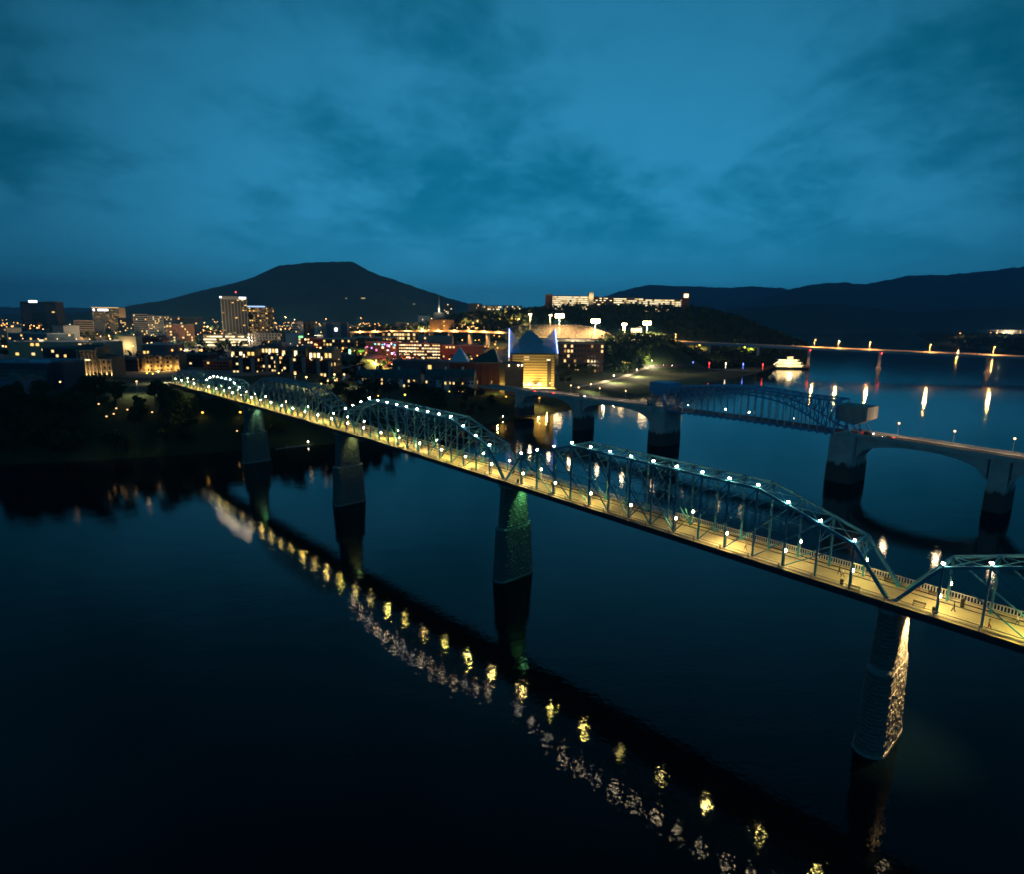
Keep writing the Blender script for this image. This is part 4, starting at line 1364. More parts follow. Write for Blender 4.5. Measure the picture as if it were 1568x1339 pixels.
# floating boom in two stretches
M['boom'] = material('boom_float', (.35, .35, .36), .6)
for (a, c, lb) in (((422, 689), (519, 677), 'thin floating boom between two footbridge piers near the left bank'), ((738, 646), (800, 637), 'thin floating boom by the left foot of the road bridge')):
    A, Cc = un(*a), un(*c)
    L = thing('floating_boom', lb, 'boom', (A.x, A.y, 0))
    MB().tube(A + Vector((0, 0, .15)), Cc + Vector((0, 0, .15)), .3, .3, 6).build('float_line', M['boom'], L)
    for i in range(3):
        q = A.lerp(Cc, (i + .5) / 3)
        MB().lathe(q, [(.6, 0), (.6, .6), (.15, .8), (.12, 2.0)], 8).build('buoy', M['boom'], L)
        if i == 1:
            MB().ball(q + Vector((0, 0, 2.2)), .3, 6, 5).build('buoy_light', M['lamp_warm'], L)
# small boats by the pier end
for (px, py, lb) in ((1181, 577, 'small white cabin boat moored beyond the pier end'), (1161, 581, 'small dark skiff moored below the pier end')):
    q = un(px, py)
    L = lthing('motor_boat', lb, 'boat', (q.x, q.y, 0), R(20), 'small moored boats')
    hl2 = [(-4, 0), (-3.6, -1.3), (2.5, -1.4), (4.6, 0), (2.5, 1.4), (-3.6, 1.3)]
    MB().add([(x * .85, y * .8, -.2) for x, y in hl2] + [(x, y, 1.1) for x, y in hl2], [(i, (i + 1) % 6, 6 + (i + 1) % 6, 6 + i) for i in range(6)] + [tuple(range(6, 12))]).build('hull', M['boatwhite'] if 'white' in lb else M['black'], L)
    if 'white' in lb:
        MB().hexa([(-1.6, -1, 1.1), (1.4, -1, 1.1), (1.4, 1, 1.1), (-1.6, 1, 1.1), (-1.5, -.9, 2.5), (.8, -.9, 2.5), (.8, .9, 2.5), (-1.5, .9, 2.5)]).build('cabin', M['boatwhite'], L)
# ------------------------------------------------------------------ city
W_ = {}
def wall(name, col, var=.2, scale=.15):
    if name not in W_:
        W_[name] = material('wall_' + name, col, .85, 0, var, scale, .2, 1.5)
    return W_[name]
BRICK, DBRICK, PALE, GREY, DARK, TAN, CREAM, WHITE, BLUE = (wall('brick', (.17, .075, .05)), wall('dark_brick', (.085, .04, .032)), wall('pale_stone', (.27, .26, .25)), wall('grey_panel', (.12, .12, .13)),
    wall('dark_panel', (.05, .05, .055)), wall('tan_brick', (.19, .14, .09)), wall('cream_render', (.42, .35, .24)), wall('white_render', (.62, .62, .62)), wall('blue_metal', (.08, .13, .18)))
ROOF = material('flat_roof', (.16, .16, .17), .9, 0, .3, .1)
ROOFP = material('pale_roof', (.45, .46, .48), .8, 0, .2, .1)
ROOFT = material('teal_roof', (.03, .12, .13), .7, 0, .25, .4)
def gz(L, x, y):
    """ground height at a local point of a building, in its own frame"""
    r = L.rotation_euler.z
    return T(L.location.x + x * math.cos(r) - y * math.sin(r), L.location.y + x * math.sin(r) + y * math.cos(r)) - L.location.z
_unit = {}
def unit_box(mat):
    if mat.name not in _unit:
        _unit[mat.name] = MB().box(0, 0, 0, 1, 1, 1).mesh('window', mat)
    return _unit[mat.name]
GL = M['glass_dark']
def building(name, label, xl, xr, ytop, Yd, depth, rot, wallm, floors, cols, lit, wins=(0, 1, 2, 4), dark='each', scols=None, roofm=None, cat='building', fill=(.6, .55), parapet=.8, base_floors=0, group=None, seed=None):
    rs = random.Random(seed if seed is not None else label)
    a, c = at(xl, ytop, Yd), at(xr, ytop, Yd)
    Wp = c.x - a.x
    r = R(rot)
    w = max(4.0, (Wp - depth * abs(math.sin(r))) / max(.3, math.cos(r)))
    cx, cy0 = (a.x + c.x) / 2, Yd + (w * abs(math.sin(r)) + depth * math.cos(r)) / 2
    zg = min(T(cx + dx, cy0 + dy) for dx in (-w / 2, w / 2) for dy in (-depth / 2, depth / 2)) - .5
    h = (a.z + c.z) / 2 - zg
    L = lthing(name, label, cat, (cx, cy0, zg), r, group)
    bw = MB().box(0, 0, h / 2, w, depth, h).build('walls', wallm, L)
    rf = MB()
    rf.box(0, 0, h + .12, w + .5, depth + .5, .24)
    if parapet:
        for sx in (-1, 1):
            rf.box(sx * (w / 2 + .1), 0, h + .24 + parapet / 2, .3, depth + .5, parapet)
            rf.box(0, sx * (depth / 2 + .1), h + .24 + parapet / 2, w - .1, .3, parapet)
    for _ in range(rs.randint(2, 5) if w > 12 else 1):          # roof plant
        sx, sy = rs.uniform(2, 6), rs.uniform(2, 5)
        rf.box(rs.uniform(-.4, .4) * w, rs.uniform(-.35, .35) * depth, h + .24 + sx * .22, sx, sy, sx * .44)
    rf.build('roof', roofm or ROOF, L)
    if floors > 1 and lit > 0:
        floors = max(floors, min(int(h / 3.8), 2 * floors)); cols = max(cols, min(int(w / 4.2), 2 * cols, 16 if dark == 'each' else 18))
    fh = h / floors
    faces = [(0, -depth / 2, w, 0.0, cols)]
    if scols is None: scols = max(1, int(cols * depth / w))
    side = -1 if (rot > 0) else 1
    if abs(rot) > 4:
        faces.append((side * w / 2, 0, depth, R(90), scols))
    for fi, (fx, fy, fw_, frz, nc) in enumerate(faces):
        cw = fw_ / nc
        if dark == 'band':
            for j in range(floors):
                z = (j + .5) * fh
                sc = (fw_ * .94, .12, fh * fill[1]) if fi == 0 else (.12, fw_ * .94, fh * fill[1])
                inst('window_band', unit_box(GL), L, (fx + (side * .0 if fi else 0), fy, z), sc)
        for j in range(floors):
            for i in range(nc):
                on = rs.random() < lit
                if not on and (dark != 'each' or j < 0): continue
                z = (j + .5) * fh
                k = -fw_ / 2 + (i + .5) * cw
                m = WIN[rs.choice(wins)] if on else GL
                if fi == 0:
                    inst('window', unit_box(m), L, (k, fy, z), (cw * fill[0], .2 if on else .14, fh * fill[1]))
                else:
                    inst('window', unit_box(m), L, (fx, k, z), (.2 if on else .14, cw * fill[0], fh * fill[1]))
    return L, w, depth, h
def sign(L, x, y, z, sx, sz, mat, name='sign'):
    return inst(name, unit_box(mat), L, (x, y, z), (sx, .3, sz))

# towers on the skyline
L, w, d, h = building('office_tower', 'dark slab tower with a white sign at the left of the skyline', 30, 84, 462, 1400, 26, 0, DARK, 14, 12, .02, (1, 4), 'band')
for sx in (-1, 1):
    for i in range(13):
        inst('pale_panel', unit_box(GREY), L, (sx * w * .33, -d / 2, h * (i + .5) / 14), (w * .26, .5, h / 14 * .42))
sign(L, -w * .12, -d / 2 - .4, h + 1, w * .24, 4.5, M['sign_white'])
inst('window', unit_box(WIN[0]), L, (w * .42, -d / 2, h * .62), (6, .6, 2.5)); sign(L, 0, -d / 2 - .3, h * .76, 4, 4, GREY, 'round_emblem')
L, w, d, h = building('office_tower', 'amber glass tower with a white sign and lit roof edge', 137, 178, 471, 1250, 28, 8, material('bronze_glass', (.10, .06, .03), .3), 15, 14, .9, (1, 4, 4, 4), None, fill=(.75, .6))
sign(L, -w * .08, -d / 2 - .4, h - 4, w * .38, 3.6, M['sign_white']); sign(L, -w * .42, -d / 2 - .4, h - 4, 3, 4, M['sign_white'])
inst('lit_cornice', unit_box(WIN[0]), L, (0, -d / 2 - .3, h + .6), (w, .3, .9))
building('office_block', 'dark block with two columns of lit windows right of the amber tower', 179, 203, 487, 1180, 24, -6, DBRICK, 9, 7, .12, (0, 2), None)
building('hotel', 'pale grey hotel block with sparse lit windows', 200, 225, 481, 1120, 22, 10, PALE, 11, 7, .12, (0, 2), 'band')
building('hotel', 'pale slab hotel with many small orange lights along its top', 223, 252, 484, 1090, 22, -8, PALE, 11, 9, .16, (0, 2, 2), 'band')
L, w, d, h = building('office_tower', 'tallest tower with pale vertical fins and lit corner at its top', 328, 371, 457, 1000, 26, 24, DARK, 18, 10, .10, (0, 0, 1), None, fill=(.9, .4))
for i in range(9):
    inst('fin', unit_box(PALE), L, (-w / 2 + w * i / 8, -d / 2 - .3, h / 2), (.9, .8, h))
for i in range(6):
    inst('fin', unit_box(PALE), L, (-w / 2 - .3, -d / 2 + d * i / 5, h / 2), (.8, .7, h))
inst('crown_band', unit_box(PALE), L, (0, 0, h + 1.5), (w + 2.2, d + 2.2, 5.0))
sign(L, w * .34, -d / 2 - 1.3, h + 1.5, w * .26, 3.0, M['sign_white']); sign(L, -w / 2 - .4, -d / 2 - 1.4, h + 2.4, 3, 2.2, M['sign_white'])
MB().tube((w * .1, 0, h + 4), (w * .1, 0, h + 11), .25, .15).build('antenna', M['black'], L)
MB().ball((w * .1, 0, h + 11), .9, 8, 5).build('beacon', M['lamp_red'], L)
L, w, d, h = building('office_tower', 'wide office tower with a grid of amber windows and pale blue lit cornice', 363, 408, 470, 1030, 30, -5, TAN, 13, 13, .42, (1, 4, 4, 0), 'each', fill=(.7, .5))
inst('lit_cornice', unit_box(emis('blue_cornice', (.35, .55, 1.0), 1.6)), L, (0, -d / 2 - .4, h + 1.2), (w + 1, .4, 2.0))
sign(L, -w * .36, -d / 2 - .8, h - .6, 5, 5, M['sign_white'])
L, w, d, h = building('parking_garage', 'floodlit parking garage at the foot of the tallest tower', 306, 378, 513, 930, 30, 10, CREAM, 4, 12, .9, (2, 3, 3), None, fill=(.98, .45))
lamp_light(L, (0, -14, h + 5), 50000, (1, .75, .35), 1.0); lamp_light(L, (-30, -14, 8), 30000, (1, .75, .35), 1.0)

# lower blocks, left
building('office_block', 'plain pale block under the dark slab tower', 76, 103, 499, 940, 26, -14, PALE, 5, 5, .04, (1,), None)
building('office_block', 'grey twin-bay block left of the amber tower', 110, 141, 491, 1060, 30, 6, GREY, 7, 6, .05, (1, 4), 'band')
building('office_block', 'small pale block at the left edge of the skyline', -14, 12, 502, 880, 24, -6, PALE, 4, 4, .1, (1,), None)
building('convention_hall', 'long pale hall with a sloping roof left of the bright rooftop', 2, 80, 511, 790, 40, -10, BLUE, 3, 8, .12, (0,), None, roofm=ROOFP)
L, w, d, h = building('low_hall', 'long low hall with a brightly lit pale roof edge at the left', 8, 152, 524, 610, 34, 4, CREAM, 2, 12, .2, (0, 2), None, roofm=ROOFP, parapet=.4)
for k in (-.36, -.2, 0, .2, .34):
    MB().bar((w * k, -d / 2 + 3, h), (w * k, -d / 2 + 3, h + 3), .2).build('roof_lamp_post', M['black'], L)
    MB().ball((w * k, -d / 2 + 3, h + 3.2), .4, 8, 5).build('roof_lamp', M['lamp_city'], L)
    lamp_light(L, (w * k, -d / 2 + 3, h + 4.6), 3000, (1, .78, .42), .4)
building('office_block', 'cream floodlit block right of the amber tower', 177, 205, 515, 720, 18, 10, CREAM, 3, 4, .0, (1,), None)[0]
lamp_light(bpy.data.objects[[o.name for o in bpy.data.objects if o.get('label') == 'cream floodlit block right of the amber tower'][0]], (0, -16, 10), 9000, (1, .78, .4), .8)
building('office_block', 'dark flat block right of the cream floodlit block', 206, 244, 517, 780, 22, -4, DBRICK, 3, 8, .1, (2, 3), None)
building('flat_block', 'low block with a pale roof below the bright pair of lamps', 212, 262, 528, 640, 26, 8, GREY, 3, 9, .08, (0, 2), None, roofm=ROOFP)
building('flat_block', 'long brown block with a dim glazed front behind the uplit columns', 60, 122, 534, 540, 26, 6, DBRICK, 3, 10, .1, (0, 2), 'each')
building('office_block', 'rust brick block left of the floodlit garage', 252, 284, 497, 900, 24, -6, BRICK, 4, 6, .1, (0, 2), None)
building('office_block', 'dark office block with one lit row behind the rust brick block', 255, 300, 486, 1150, 22, 4, DARK, 4, 8, .08, (0, 2), None)
# museum on the bluff at the left edge
L, w, d, h = building('museum_wing', 'modern dark museum wing with a blue metal roof at the left edge', -30, 76, 556, 368, 30, -5, wall('museum_zinc', (.06, .075, .10)), 3, 8, .0, (1,), None, roofm=material('blue_roof_sheet', (.22, .34, .46), .45, .2, .15, .1))
for i in range(6):
    inst('glass_panel', unit_box(GL), L, (-w / 2 + w * (i + .5) / 6, -d / 2, h * .55), (w / 6 * .9, .2, h * .45))
L, w, d, h = building('museum_annex', 'low pale blue windowless annex in front of the museum wing', -30, 35, 582, 338, 14, -4, wall('annex_blue', (.13, .18, .25)), 1, 3, 0, (1,), None)
L, w, d, h = building('museum_lobby', 'small glazed lobby glowing yellow beside the pale blue annex', 36, 56, 586, 350, 8, -4, DARK, 1, 4, 1.0, (0,), None, fill=(.8, .8))
lamp_light(L, (0, -7, 3), 700, (1, .62, .15), .5)
building('museum_block', 'grey windowless stair block beside the museum wing', 76, 98, 556, 372, 18, -4, wall('museum_grey', (.06, .065, .085)), 3, 2, 0, (1,), None)
# uplit mansion with columns
def uplit(label, xl, xr, ytop, Yd, n, power, name='mansion'):
    L, w, d, h = building(name, label, xl, xr, ytop, Yd, 16, 0, TAN, 3, n, .05, (0,), 'each', fill=(.35, .5))
    for i in range(n + 1):
        k = -w / 2 + w * i / n
        MB().tube((k, -d / 2 - .9, 0), (k, -d / 2 - .9, h * .9), .42, .36, 8).build('column', CREAM, L)
        lamp_light(L, (k + .3, -d / 2 - 2.2, max(0, gz(L, k, -d / 2 - 2.2)) + .8), power, (1, .68, .30), .15, spot=R(60), aim=(-.1, .35, 1))
    MB().box(0, -d / 2 - .8, h * .93, w + 1, 2.4, .9).build('entablature', CREAM, L)
    return L, w, d, h
L, w, d, h = uplit('tall cream-columned mansion front lit from below at the left', 118, 146, 533, 452, 5, 3500)
inst('lit_balcony', unit_box(WIN[3]), L, (-1, -d / 2 - 1.2, h * .62), (7, .5, .7))
uplit('lower wing with three uplit columns right of the tall mansion front', 147, 170, 548, 455, 3, 3000, 'mansion_wing')
L, w, d, h = uplit('small porch block glowing amber left of the tall mansion front', 98, 117, 553, 446, 3, 2000, 'mansion_porch')
lamp_light(L, (0, -14, max(0, gz(L, 0, -14)) + 4), 4000, (1, .62, .2), .4)
building('apartment_block', 'long dark apartment block between the mansion wing and amber bays', 160, 208, 550, 500, 16, 4, DBRICK, 3, 9, .05, (0,), 'each')
L, w, d, h = building('apartment_block', 'apartment block with amber-lit projecting bays above the bridge end', 206, 268, 545, 505, 20, 10, TAN, 4, 12, .22, (0, 1, 1), 'each')
for i in range(4):
    k = -w / 2 + w * (i + .5) / 4
    inst('bay', unit_box(TAN), L, (k, -d / 2 - .8, h * .48), (w * .09, 1.8, h * .9))
    lamp_light(L, (k + 2.6, -d / 2 - 2.6, max(0, gz(L, k, -d / 2 - 2.6)) + 2.5), 2600, (1, .60, .16), .2)
building('apartment_block', 'dark brick block with three lit windows left of the riverside apartments', 268, 318, 543, 540, 20, 6, DBRICK, 4, 9, .07, (0, 2), 'each')
building('apartment_block', 'brown stepped block touching the left end of the riverside apartments', 310, 352, 553, 520, 18, -4, BRICK, 3, 8, .09, (0, 2), 'each')
# riverside apartments: four joined houses, brick below and pale top floor
APT = [(352, 394, 536, 'leftmost', .5), (394, 430, 531, 'second', .42), (430, 472, 534, 'third', .2), (472, 512, 537, 'rightmost', .25)]
for xl, xr, yt, nm, lt in APT:
    L, w, d, h = building('apartment_house', '%s of the joined riverside apartment houses with lit balconies' % nm, xl, xr, yt, 498 if nm != 'second' else 506, 18, -6, DBRICK, 6, 7, lt * .5, (0, 2, 2), 'each', group='joined riverside apartment houses')
    MB().box(0, -.2, h * .86, w + .4, d + .6, h * .27).build('top_storey', TAN, L)
    rs = random.Random(nm)
    for i in range(6):
        k = -w / 2 + w * (i + .5) / 6
        on = rs.random() < lt + .25
        inst('window', unit_box(WIN[rs.choice((0, 2, 0, 3))] if on else GL), L, (k, -d / 2 - .55, h * .86), (w / 6 * .62, .3, h * .14))
    for i in range(2):
        k = -w / 2 + w * (i + .5) / 2
        inst('bay', unit_box(PALE), L, (k + w * .14, -d / 2 - .7, h * .35), (w * .13, 1.6, h * .68))
        for j in range(1, 5):
            inst('balcony', unit_box(M['black']), L, (k - w * .06, -d / 2 - .9, h * (.02 + .166 * j)), (w * .2, 1.6, .9))
        lamp_light(L, (k - w * .2, -d / 2 - 1.5, h * .74), 900, (1, .66, .24), .2, spot=R(70), aim=(0, .25, 1))
        inst('wall_lamp', unit_box(WIN[3]), L, (k - w * .2, -d / 2 - .8, h * .78), (.7, .6, 2.2))
    inst('stair_tower', unit_box(PALE), L, (w * .3, 2, h + 1.2), (5, 6, 3.6))
# mid city
building('civic_block', 'pale stone block with tall windows right of the floodlit garage', 376, 432, 510, 900, 26, -6, PALE, 3, 10, .05, (1,), 'each', fill=(.4, .7))
building('civic_block', 'white block with a pale blue roof below the green sign', 432, 455, 511, 830, 22, 12, WHITE, 3, 4, .08, (2,), None, roofm=ROOFP)
L, w, d, h = building('shop_block', 'narrow brick shop block with lit signs below the green sign', 454, 478, 517, 790, 18, 6, BRICK, 3, 5, .35, (0, 2, 3), None)
sign(L, -w * .3, -d / 2 - .3, h + 1.2, 5, 2.2, emis('green_sign', (.2, 1.0, .25), 3.0))
building('tower_block', 'pale narrow tower with a bright sign left of the dark pair', 447, 460, 492, 1120, 18, 4, WHITE, 7, 4, .05, (2,), 'band')
building('tower_block', 'dark narrow tower right of the pale narrow tower', 461, 476, 493, 1160, 18, -4, DARK, 7, 4, .04, (2,), 'band')
L, w, d, h = building('silo_block', 'pale and dark striped block with a white lamp on its face', 492, 530, 494, 980, 22, 5, BLUE, 5, 3, .0, (1,), None)
for k in (-.42, .08):
    inst('pale_panel', unit_box(PALE), L, (w * k, -d / 2 - .2, h / 2), (w * (.14 if k < 0 else .34), .5, h))
sign(L, w * .05, -d / 2 - .8, h * .72, 4, 5, M['sign_white'])
L, w, d, h = building('brick_terrace', 'long brick block with rows of amber windows in mid city', 474, 540, 519, 800, 20, 3, BRICK, 3, 14, .35, (0, 1, 2), 'each', roofm=ROOFP)
building('brick_terrace', 'long brick block behind the purple-lit plaza', 538, 604, 517, 840, 20, 2, BRICK, 3, 14, .32, (0, 1, 2), 'each', roofm=ROOFP)
L, w, d, h = building('cinema', 'cinema front covered in purple and blue lights', 560, 606, 524, 770, 22, 0, DARK, 3, 8, .25, (2, 3), None)
NE = [emis('neon_%d' % i, c, s_) for i, (c, s_) in enumerate((((.3, .35, 1), 3.5), ((.6, .3, 1), 3.0), ((.1, .7, 1), 3.5), ((.9, .9, 1), 4.0), ((1, .2, .6), 2.5)))]
rs = random.Random(3)
for i in range(26):
    inst('neon_light', unit_box(rs.choice(NE)), L, (rs.uniform(-.5, .5) * w, -d / 2 - .4, rs.uniform(.15, .95) * h), (rs.uniform(.8, 2.2), .5, rs.uniform(.8, 2.6)))
lamp_light(L, (0, -14, 6), 3500, (.35, .4, 1), .6)
L, w, d, h = building('shop_block', 'small shop with a lit green awning left of the purple lights', 532, 560, 535, 730, 14, 4, TAN, 2, 5, .4, (0, 2), None)
inst('awning', unit_box(emis('green_awning', (.35, .9, .08), .9)), L, (w * .15, -d / 2 - 1, h * .75), (w * .5, 1.5, 2.4)); sign(L, -w * .42, -d / 2 - .5, h * .7, 2.2, 5, emis('mint_sign', (.3, 1, .55), 3.0))
L, w, d, h = building('parking_garage', 'open parking garage with rows of white-lit decks', 608, 676, 526, 810, 24, -4, DARK, 4, 16, .8, (3, 2, 3), None, fill=(.82, .38))
L, w, d, h = building('pavilion', 'teal-roofed pavilion behind the open parking garage', 640, 692, 515, 960, 26, 0, PALE, 2, 8, .1, (2,), None, roofm=material('teal_metal_roof', (.05, .30, .32), .5))
building('warehouse', 'lit glass-fronted shed left of the teal-roofed pavilion', 584, 640, 509, 1000, 20, 3, TAN, 2, 10, .55, (1, 2), None, fill=(.8, .6))
building('low_hall', 'long low building with a blue-grey roof behind the townhouses', 600, 690, 553, 625, 14, -4, GREY, 1, 10, .1, (0,), None, roofm=material('slate_blue_roof', (.18, .24, .30), .6))
building('low_hall', 'low brick hall under trees right of the riverside apartments', 510, 545, 546, 610, 14, 6, TAN, 2, 6, .12, (0,), None)
building('warehouse', 'red brick row between the open garage and the glass pyramid', 676, 740, 529, 800, 20, 0, DBRICK, 3, 12, .12, (0, 2), None)
L, w, d, h = building('office_block', 'orange floodlit brick block left of the church spire', 655, 695, 490, 1240, 30, 6, TAN, 4, 9, .05, (0,), None)
for k in (-.3, .1, .35):
    lamp_light(L, (w * k, -d / 2 - 12, 5), 60000, (1, .45, .09), 1.0)
building('office_block', 'pale low block left of the orange floodlit block', 605, 642, 494, 1380, 26, -4, GREY, 3, 10, .1, (0, 2), None)
building('apartment_tower', 'grey apartment tower right of the church spire', 678, 697, 465, 1750, 24, 6, GREY, 8, 6, .1, (2, 3), None)
building('white_block', 'small white block below the church spire', 640, 657, 483, 1600, 20, 0, WHITE, 3, 5, .1, (2,), None)
# church
L, w, d, h = building('church', 'church with a tall lit spire in front of the mountain flank', 664, 680, 478, 1650, 26, 0, PALE, 2, 3, 0, (2,), None)
MB().lathe((0, -6, h), [(3.4, 0), (3.4, 9), (2.8, 9.2), (2.2, 14), (.9, 22), (.15, 48)], 8).build('spire', WHITE, L)
lamp_light(L, (0, -16, h + 6), 9000, (1, .9, .6), .6)
# hilltop row
for i, (xl, xr, yt, lb, lt) in enumerate(((717, 738, 465, 'dark hilltop block with bright lamps at the left end of the hill', .12), (738, 768, 468, 'low lit hilltop house row left of the campus', .5), (770, 800, 468, 'low lit hilltop block nearest the campus', .4))):
    building('hilltop_block', lb, xl, xr, yt, 1600, 20, 0, GREY, 3, 9, lt, (2, 3, 1), None)
# office campus on the wooded hill
CAMP = [(836, 846, 451, 'brick end block of the hilltop campus at its left', DBRICK, .0, 1330), (845, 906, 453, 'brightest long office block of the hilltop campus', CREAM, .85, 1340), (906, 940, 455, 'dark mid block of the hilltop campus with scattered lights', BRICK, .3, 1350), (940, 985, 456, 'lit right-of-centre block of the hilltop campus', CREAM, .7, 1350), (985, 1046, 458, 'long lit right block of the hilltop campus', CREAM, .65, 1360)]
for xl, xr, yt, lb, wl, lt, Yd in CAMP:
    L, w, d, h = building('campus_block', lb, xl, xr, yt, Yd, 24, 0, wl, 5, max(3, int((xr - xl) / 4)), min(1, lt * 1.12), (2, 3, 3, 3), None, fill=(1.0, .36))
L, w, d, h = building('campus_tower', 'small lit cube tower at the right end of the hilltop campus', 1046, 1056, 448, 1350, 14, 0, BRICK, 2, 1, .0, (3,), None)
inst('lit_lantern', unit_box(WIN[3]), L, (0, -d / 2, h - 6), (w * .7, .6, 8))
L, w, d, h = building('campus_tower', 'small lit stair tower between two campus blocks', 902, 909, 448, 1335, 12, 0, CREAM, 2, 1, .0, (3,), None)
lamp_light(L, (0, -14, h - 8), 9000, (1, .8, .45), .8)
# right-hand far shore
L, w, d, h = building('warehouse', 'long white warehouse with two low roof humps on the far right shore', 1390, 1471, 500, 4000, 90, 0, WHITE, 1, 14, .0, (1,), None, roofm=ROOFP, parapet=0)
for k in (-.25, .25):
    m = MB()
    pts = [(k * w + w * .25 * math.cos(math.pi * i / 10), -d / 2, h + .25 + 7 * math.sin(math.pi * i / 10)) for i in range(11)]
    m.prism(pts, (0, 0, 0), (0, d, 0)).build('roof_hump', ROOFP, L)
L, w, d, h = building('factory', 'floodlit factory sheds at the right edge on the far shore', 1512, 1575, 505, 3000, 60, 0, PALE, 2, 12, .15, (2, 3), None)
lamp_light(L, (0, -50, 12), 300000, (1, .75, .45), 2.0)
building('boathouse', 'low blue-lit building on the shore left of the open water', 1142, 1200, 508, 1500, 30, 0, BLUE, 2, 10, .12, (2, 3), None)
L, w, d, h = building('lodge', 'wide brick lodge right of the twin-peaked aquarium', 858, 925, 526, 790, 24, 0, DBRICK, 3, 12, .14, (1, 2), 'each')

# townhouses with teal gabled roofs and white chimneys
TH = [(545, 573), (573, 606), (606, 640), (650, 679), (679, 706), (706, 727)]
for i, (xl, xr) in enumerate(TH):
    Yd = 497 + 6 * (i % 2)
    a, c = at(xl, 574, Yd), at(xr, 574, Yd)
    w = c.x - a.x; d = 13
    cx = (a.x + c.x) / 2
    zg = T(cx, Yd + d / 2) - 2
    h = a.z - zg - 1.0
    L = lthing('townhouse', 'teal-roofed townhouse with white chimney, %s from the left of its row' % ORD[i], 'house', (cx, Yd + d / 2, zg), R(-3), 'riverside townhouses')
    MB().box(0, 0, h / 2, w - .1, d, h).build('walls', wall('townhouse_grey', (.13, .14, .17)), L)
    MB().prism([(0, -d / 2 - .6, h), (0, 0, h + 5.4), (0, d / 2 + .6, h)], (-w / 2, 0, 0), (w / 2, 0, 0)).build('roof', ROOFT, L)
    gk = -w * .22 if i % 2 else w * .22
    g_ = MB().prism([(gk - 3.2, 0, h - .3), (gk, 0, h + 4.2), (gk + 3.2, 0, h - .3)], (0, -d / 2 - 1.6, 0), (0, 0, 0)); g_.build('gable_roof', ROOFT, L)
    inst('gable_wall', unit_box(wall('townhouse_grey', (.13, .14, .17))), L, (gk, -d / 2 - .75, h * .48), (5.8, 1.5, h * .96))
    inst('pale_bay', unit_box(WHITE), L, (-gk * 1.3, -d / 2 - .6, h * .55), (4.4, 1.2, h * .5))
    inst('chimney', unit_box(WHITE), L, (-w * .42, 0, h + 5.6), (1.5, 1.5, 3.4))
    rs = random.Random(40 + i)
    for j in range(2):
        for k in (-.36, -.12, .12, .36):
            on = rs.random() < .3
            inst('window', unit_box(WIN[rs.choice((0, 2))] if on else GL), L, (w * k, -d / 2 - (1.55 if abs(w * k - gk) < 2.9 else 1.25 if abs(w * k + gk * 1.3) < 2.2 else .05), h * (.36 + .34 * j)), (1.3, .16, 1.9))
    inst('door', unit_box(M['trunk']), L, (gk, -d / 2 - 1.55, 3.2), (1.2, .16, 2.4))

# ------------------------------------------------------------------ aquarium, older part: brick with glass pyramids
M['blueglass'] = material('blue_roof_glass', (.25, .55, .72), .22, 0, .15, .3, spec=.7)
M['greenglass'] = material('green_roof_glass', (.05, .10, .07), .3, 0, .3, .3, spec=.6)
L, w, d, h = building('aquarium_hall', 'dark brick hall with blue glass pyramid roof beside the townhouses', 688, 768, 556, 548, 34, -3, wall('aquarium_brick', (.12, .045, .045)), 4, 9, .03, (2,), None)
def pyramid(m, x, y, z, sx, sy, hh, ax=0, ay=0):
    m.add([(x - sx, y - sy, z), (x + sx, y - sy, z), (x + sx, y + sy, z), (x - sx, y + sy, z), (x + ax, y + ay, z + hh)], [(0, 1, 4), (1, 2, 4), (2, 3, 4), (3, 0, 4), (3, 2, 1, 0)])
    return m
pyramid(MB(), -w * .33, -4, h + .3, w * .2, 11, 13.5).build('glass_pyramid', M['blueglass'], L)
pyramid(MB(), w * .16, -1, h + .3, w * .33, 14, 13.0, 9, 2).build('glass_pyramid', M['greenglass'], L)
for k in range(7):
    inst('brick_fin', unit_box(wall('aquarium_brick', (.12, .045, .045))), L, (-w / 2 + w * (k + .5) / 7, -d / 2 - .4, h * .46), (1.2, 1.0, h * .9))
    if k % 2: inst('window', unit_box(WIN[1]), L, (-w / 2 + w * (k + .9) / 7, -d / 2, h * .35), (.8, .3, 3.0))
L, w, d, h = building('aquarium_link', 'cube block with a yellow-lit flank left of the twin-peaked aquarium', 764, 802, 558, 522, 14, 22, TAN, 3, 3, 0, (1,), None)
lamp_light(L, (-w / 2 - 4, 0, 8), 4500, (1, .72, .15), .4)
for k in (-.3, .2, .4):
    MB().box(w * k, -d / 2 - .3, h - .8, .4, .6, .4).build('wall_lamp', M['lamp_warm'], L)

# aquarium, newer part: amber banded drum with teal roof and two glass peaks edged in neon
Yd = 585
a, c = at(778, 540, Yd), at(850, 540, Yd)
cx = (a.x + c.x) / 2; w = c.x - a.x; d = 30
zg = T(cx, Yd + 10) - 1
h = a.z - zg
L = lthing('aquarium', 'amber-lit aquarium with teal roof and two glass peaks edged in blue neon', 'aquarium', (cx, Yd + d / 2, zg), R(4))
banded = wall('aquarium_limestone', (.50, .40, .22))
MB().box(0, 0, h / 2, w * .96, d, h).build('walls', wall('aquarium_joint_shade', (.10, .07, .035)), L)  # wall colour darkened to paint the shadow in the joints between the bands
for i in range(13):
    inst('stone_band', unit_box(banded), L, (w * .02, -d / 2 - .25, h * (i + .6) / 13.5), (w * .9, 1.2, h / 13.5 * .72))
inst('service_door', unit_box(DARK), L, (-w * .08, -d / 2 - .3, h * .30), (1.2, .8, 4.0)); inst('stair_slot', unit_box(DARK), L, (w * .36, -d / 2 - .4, h * .42), (w * .09, 1.0, h * .85))
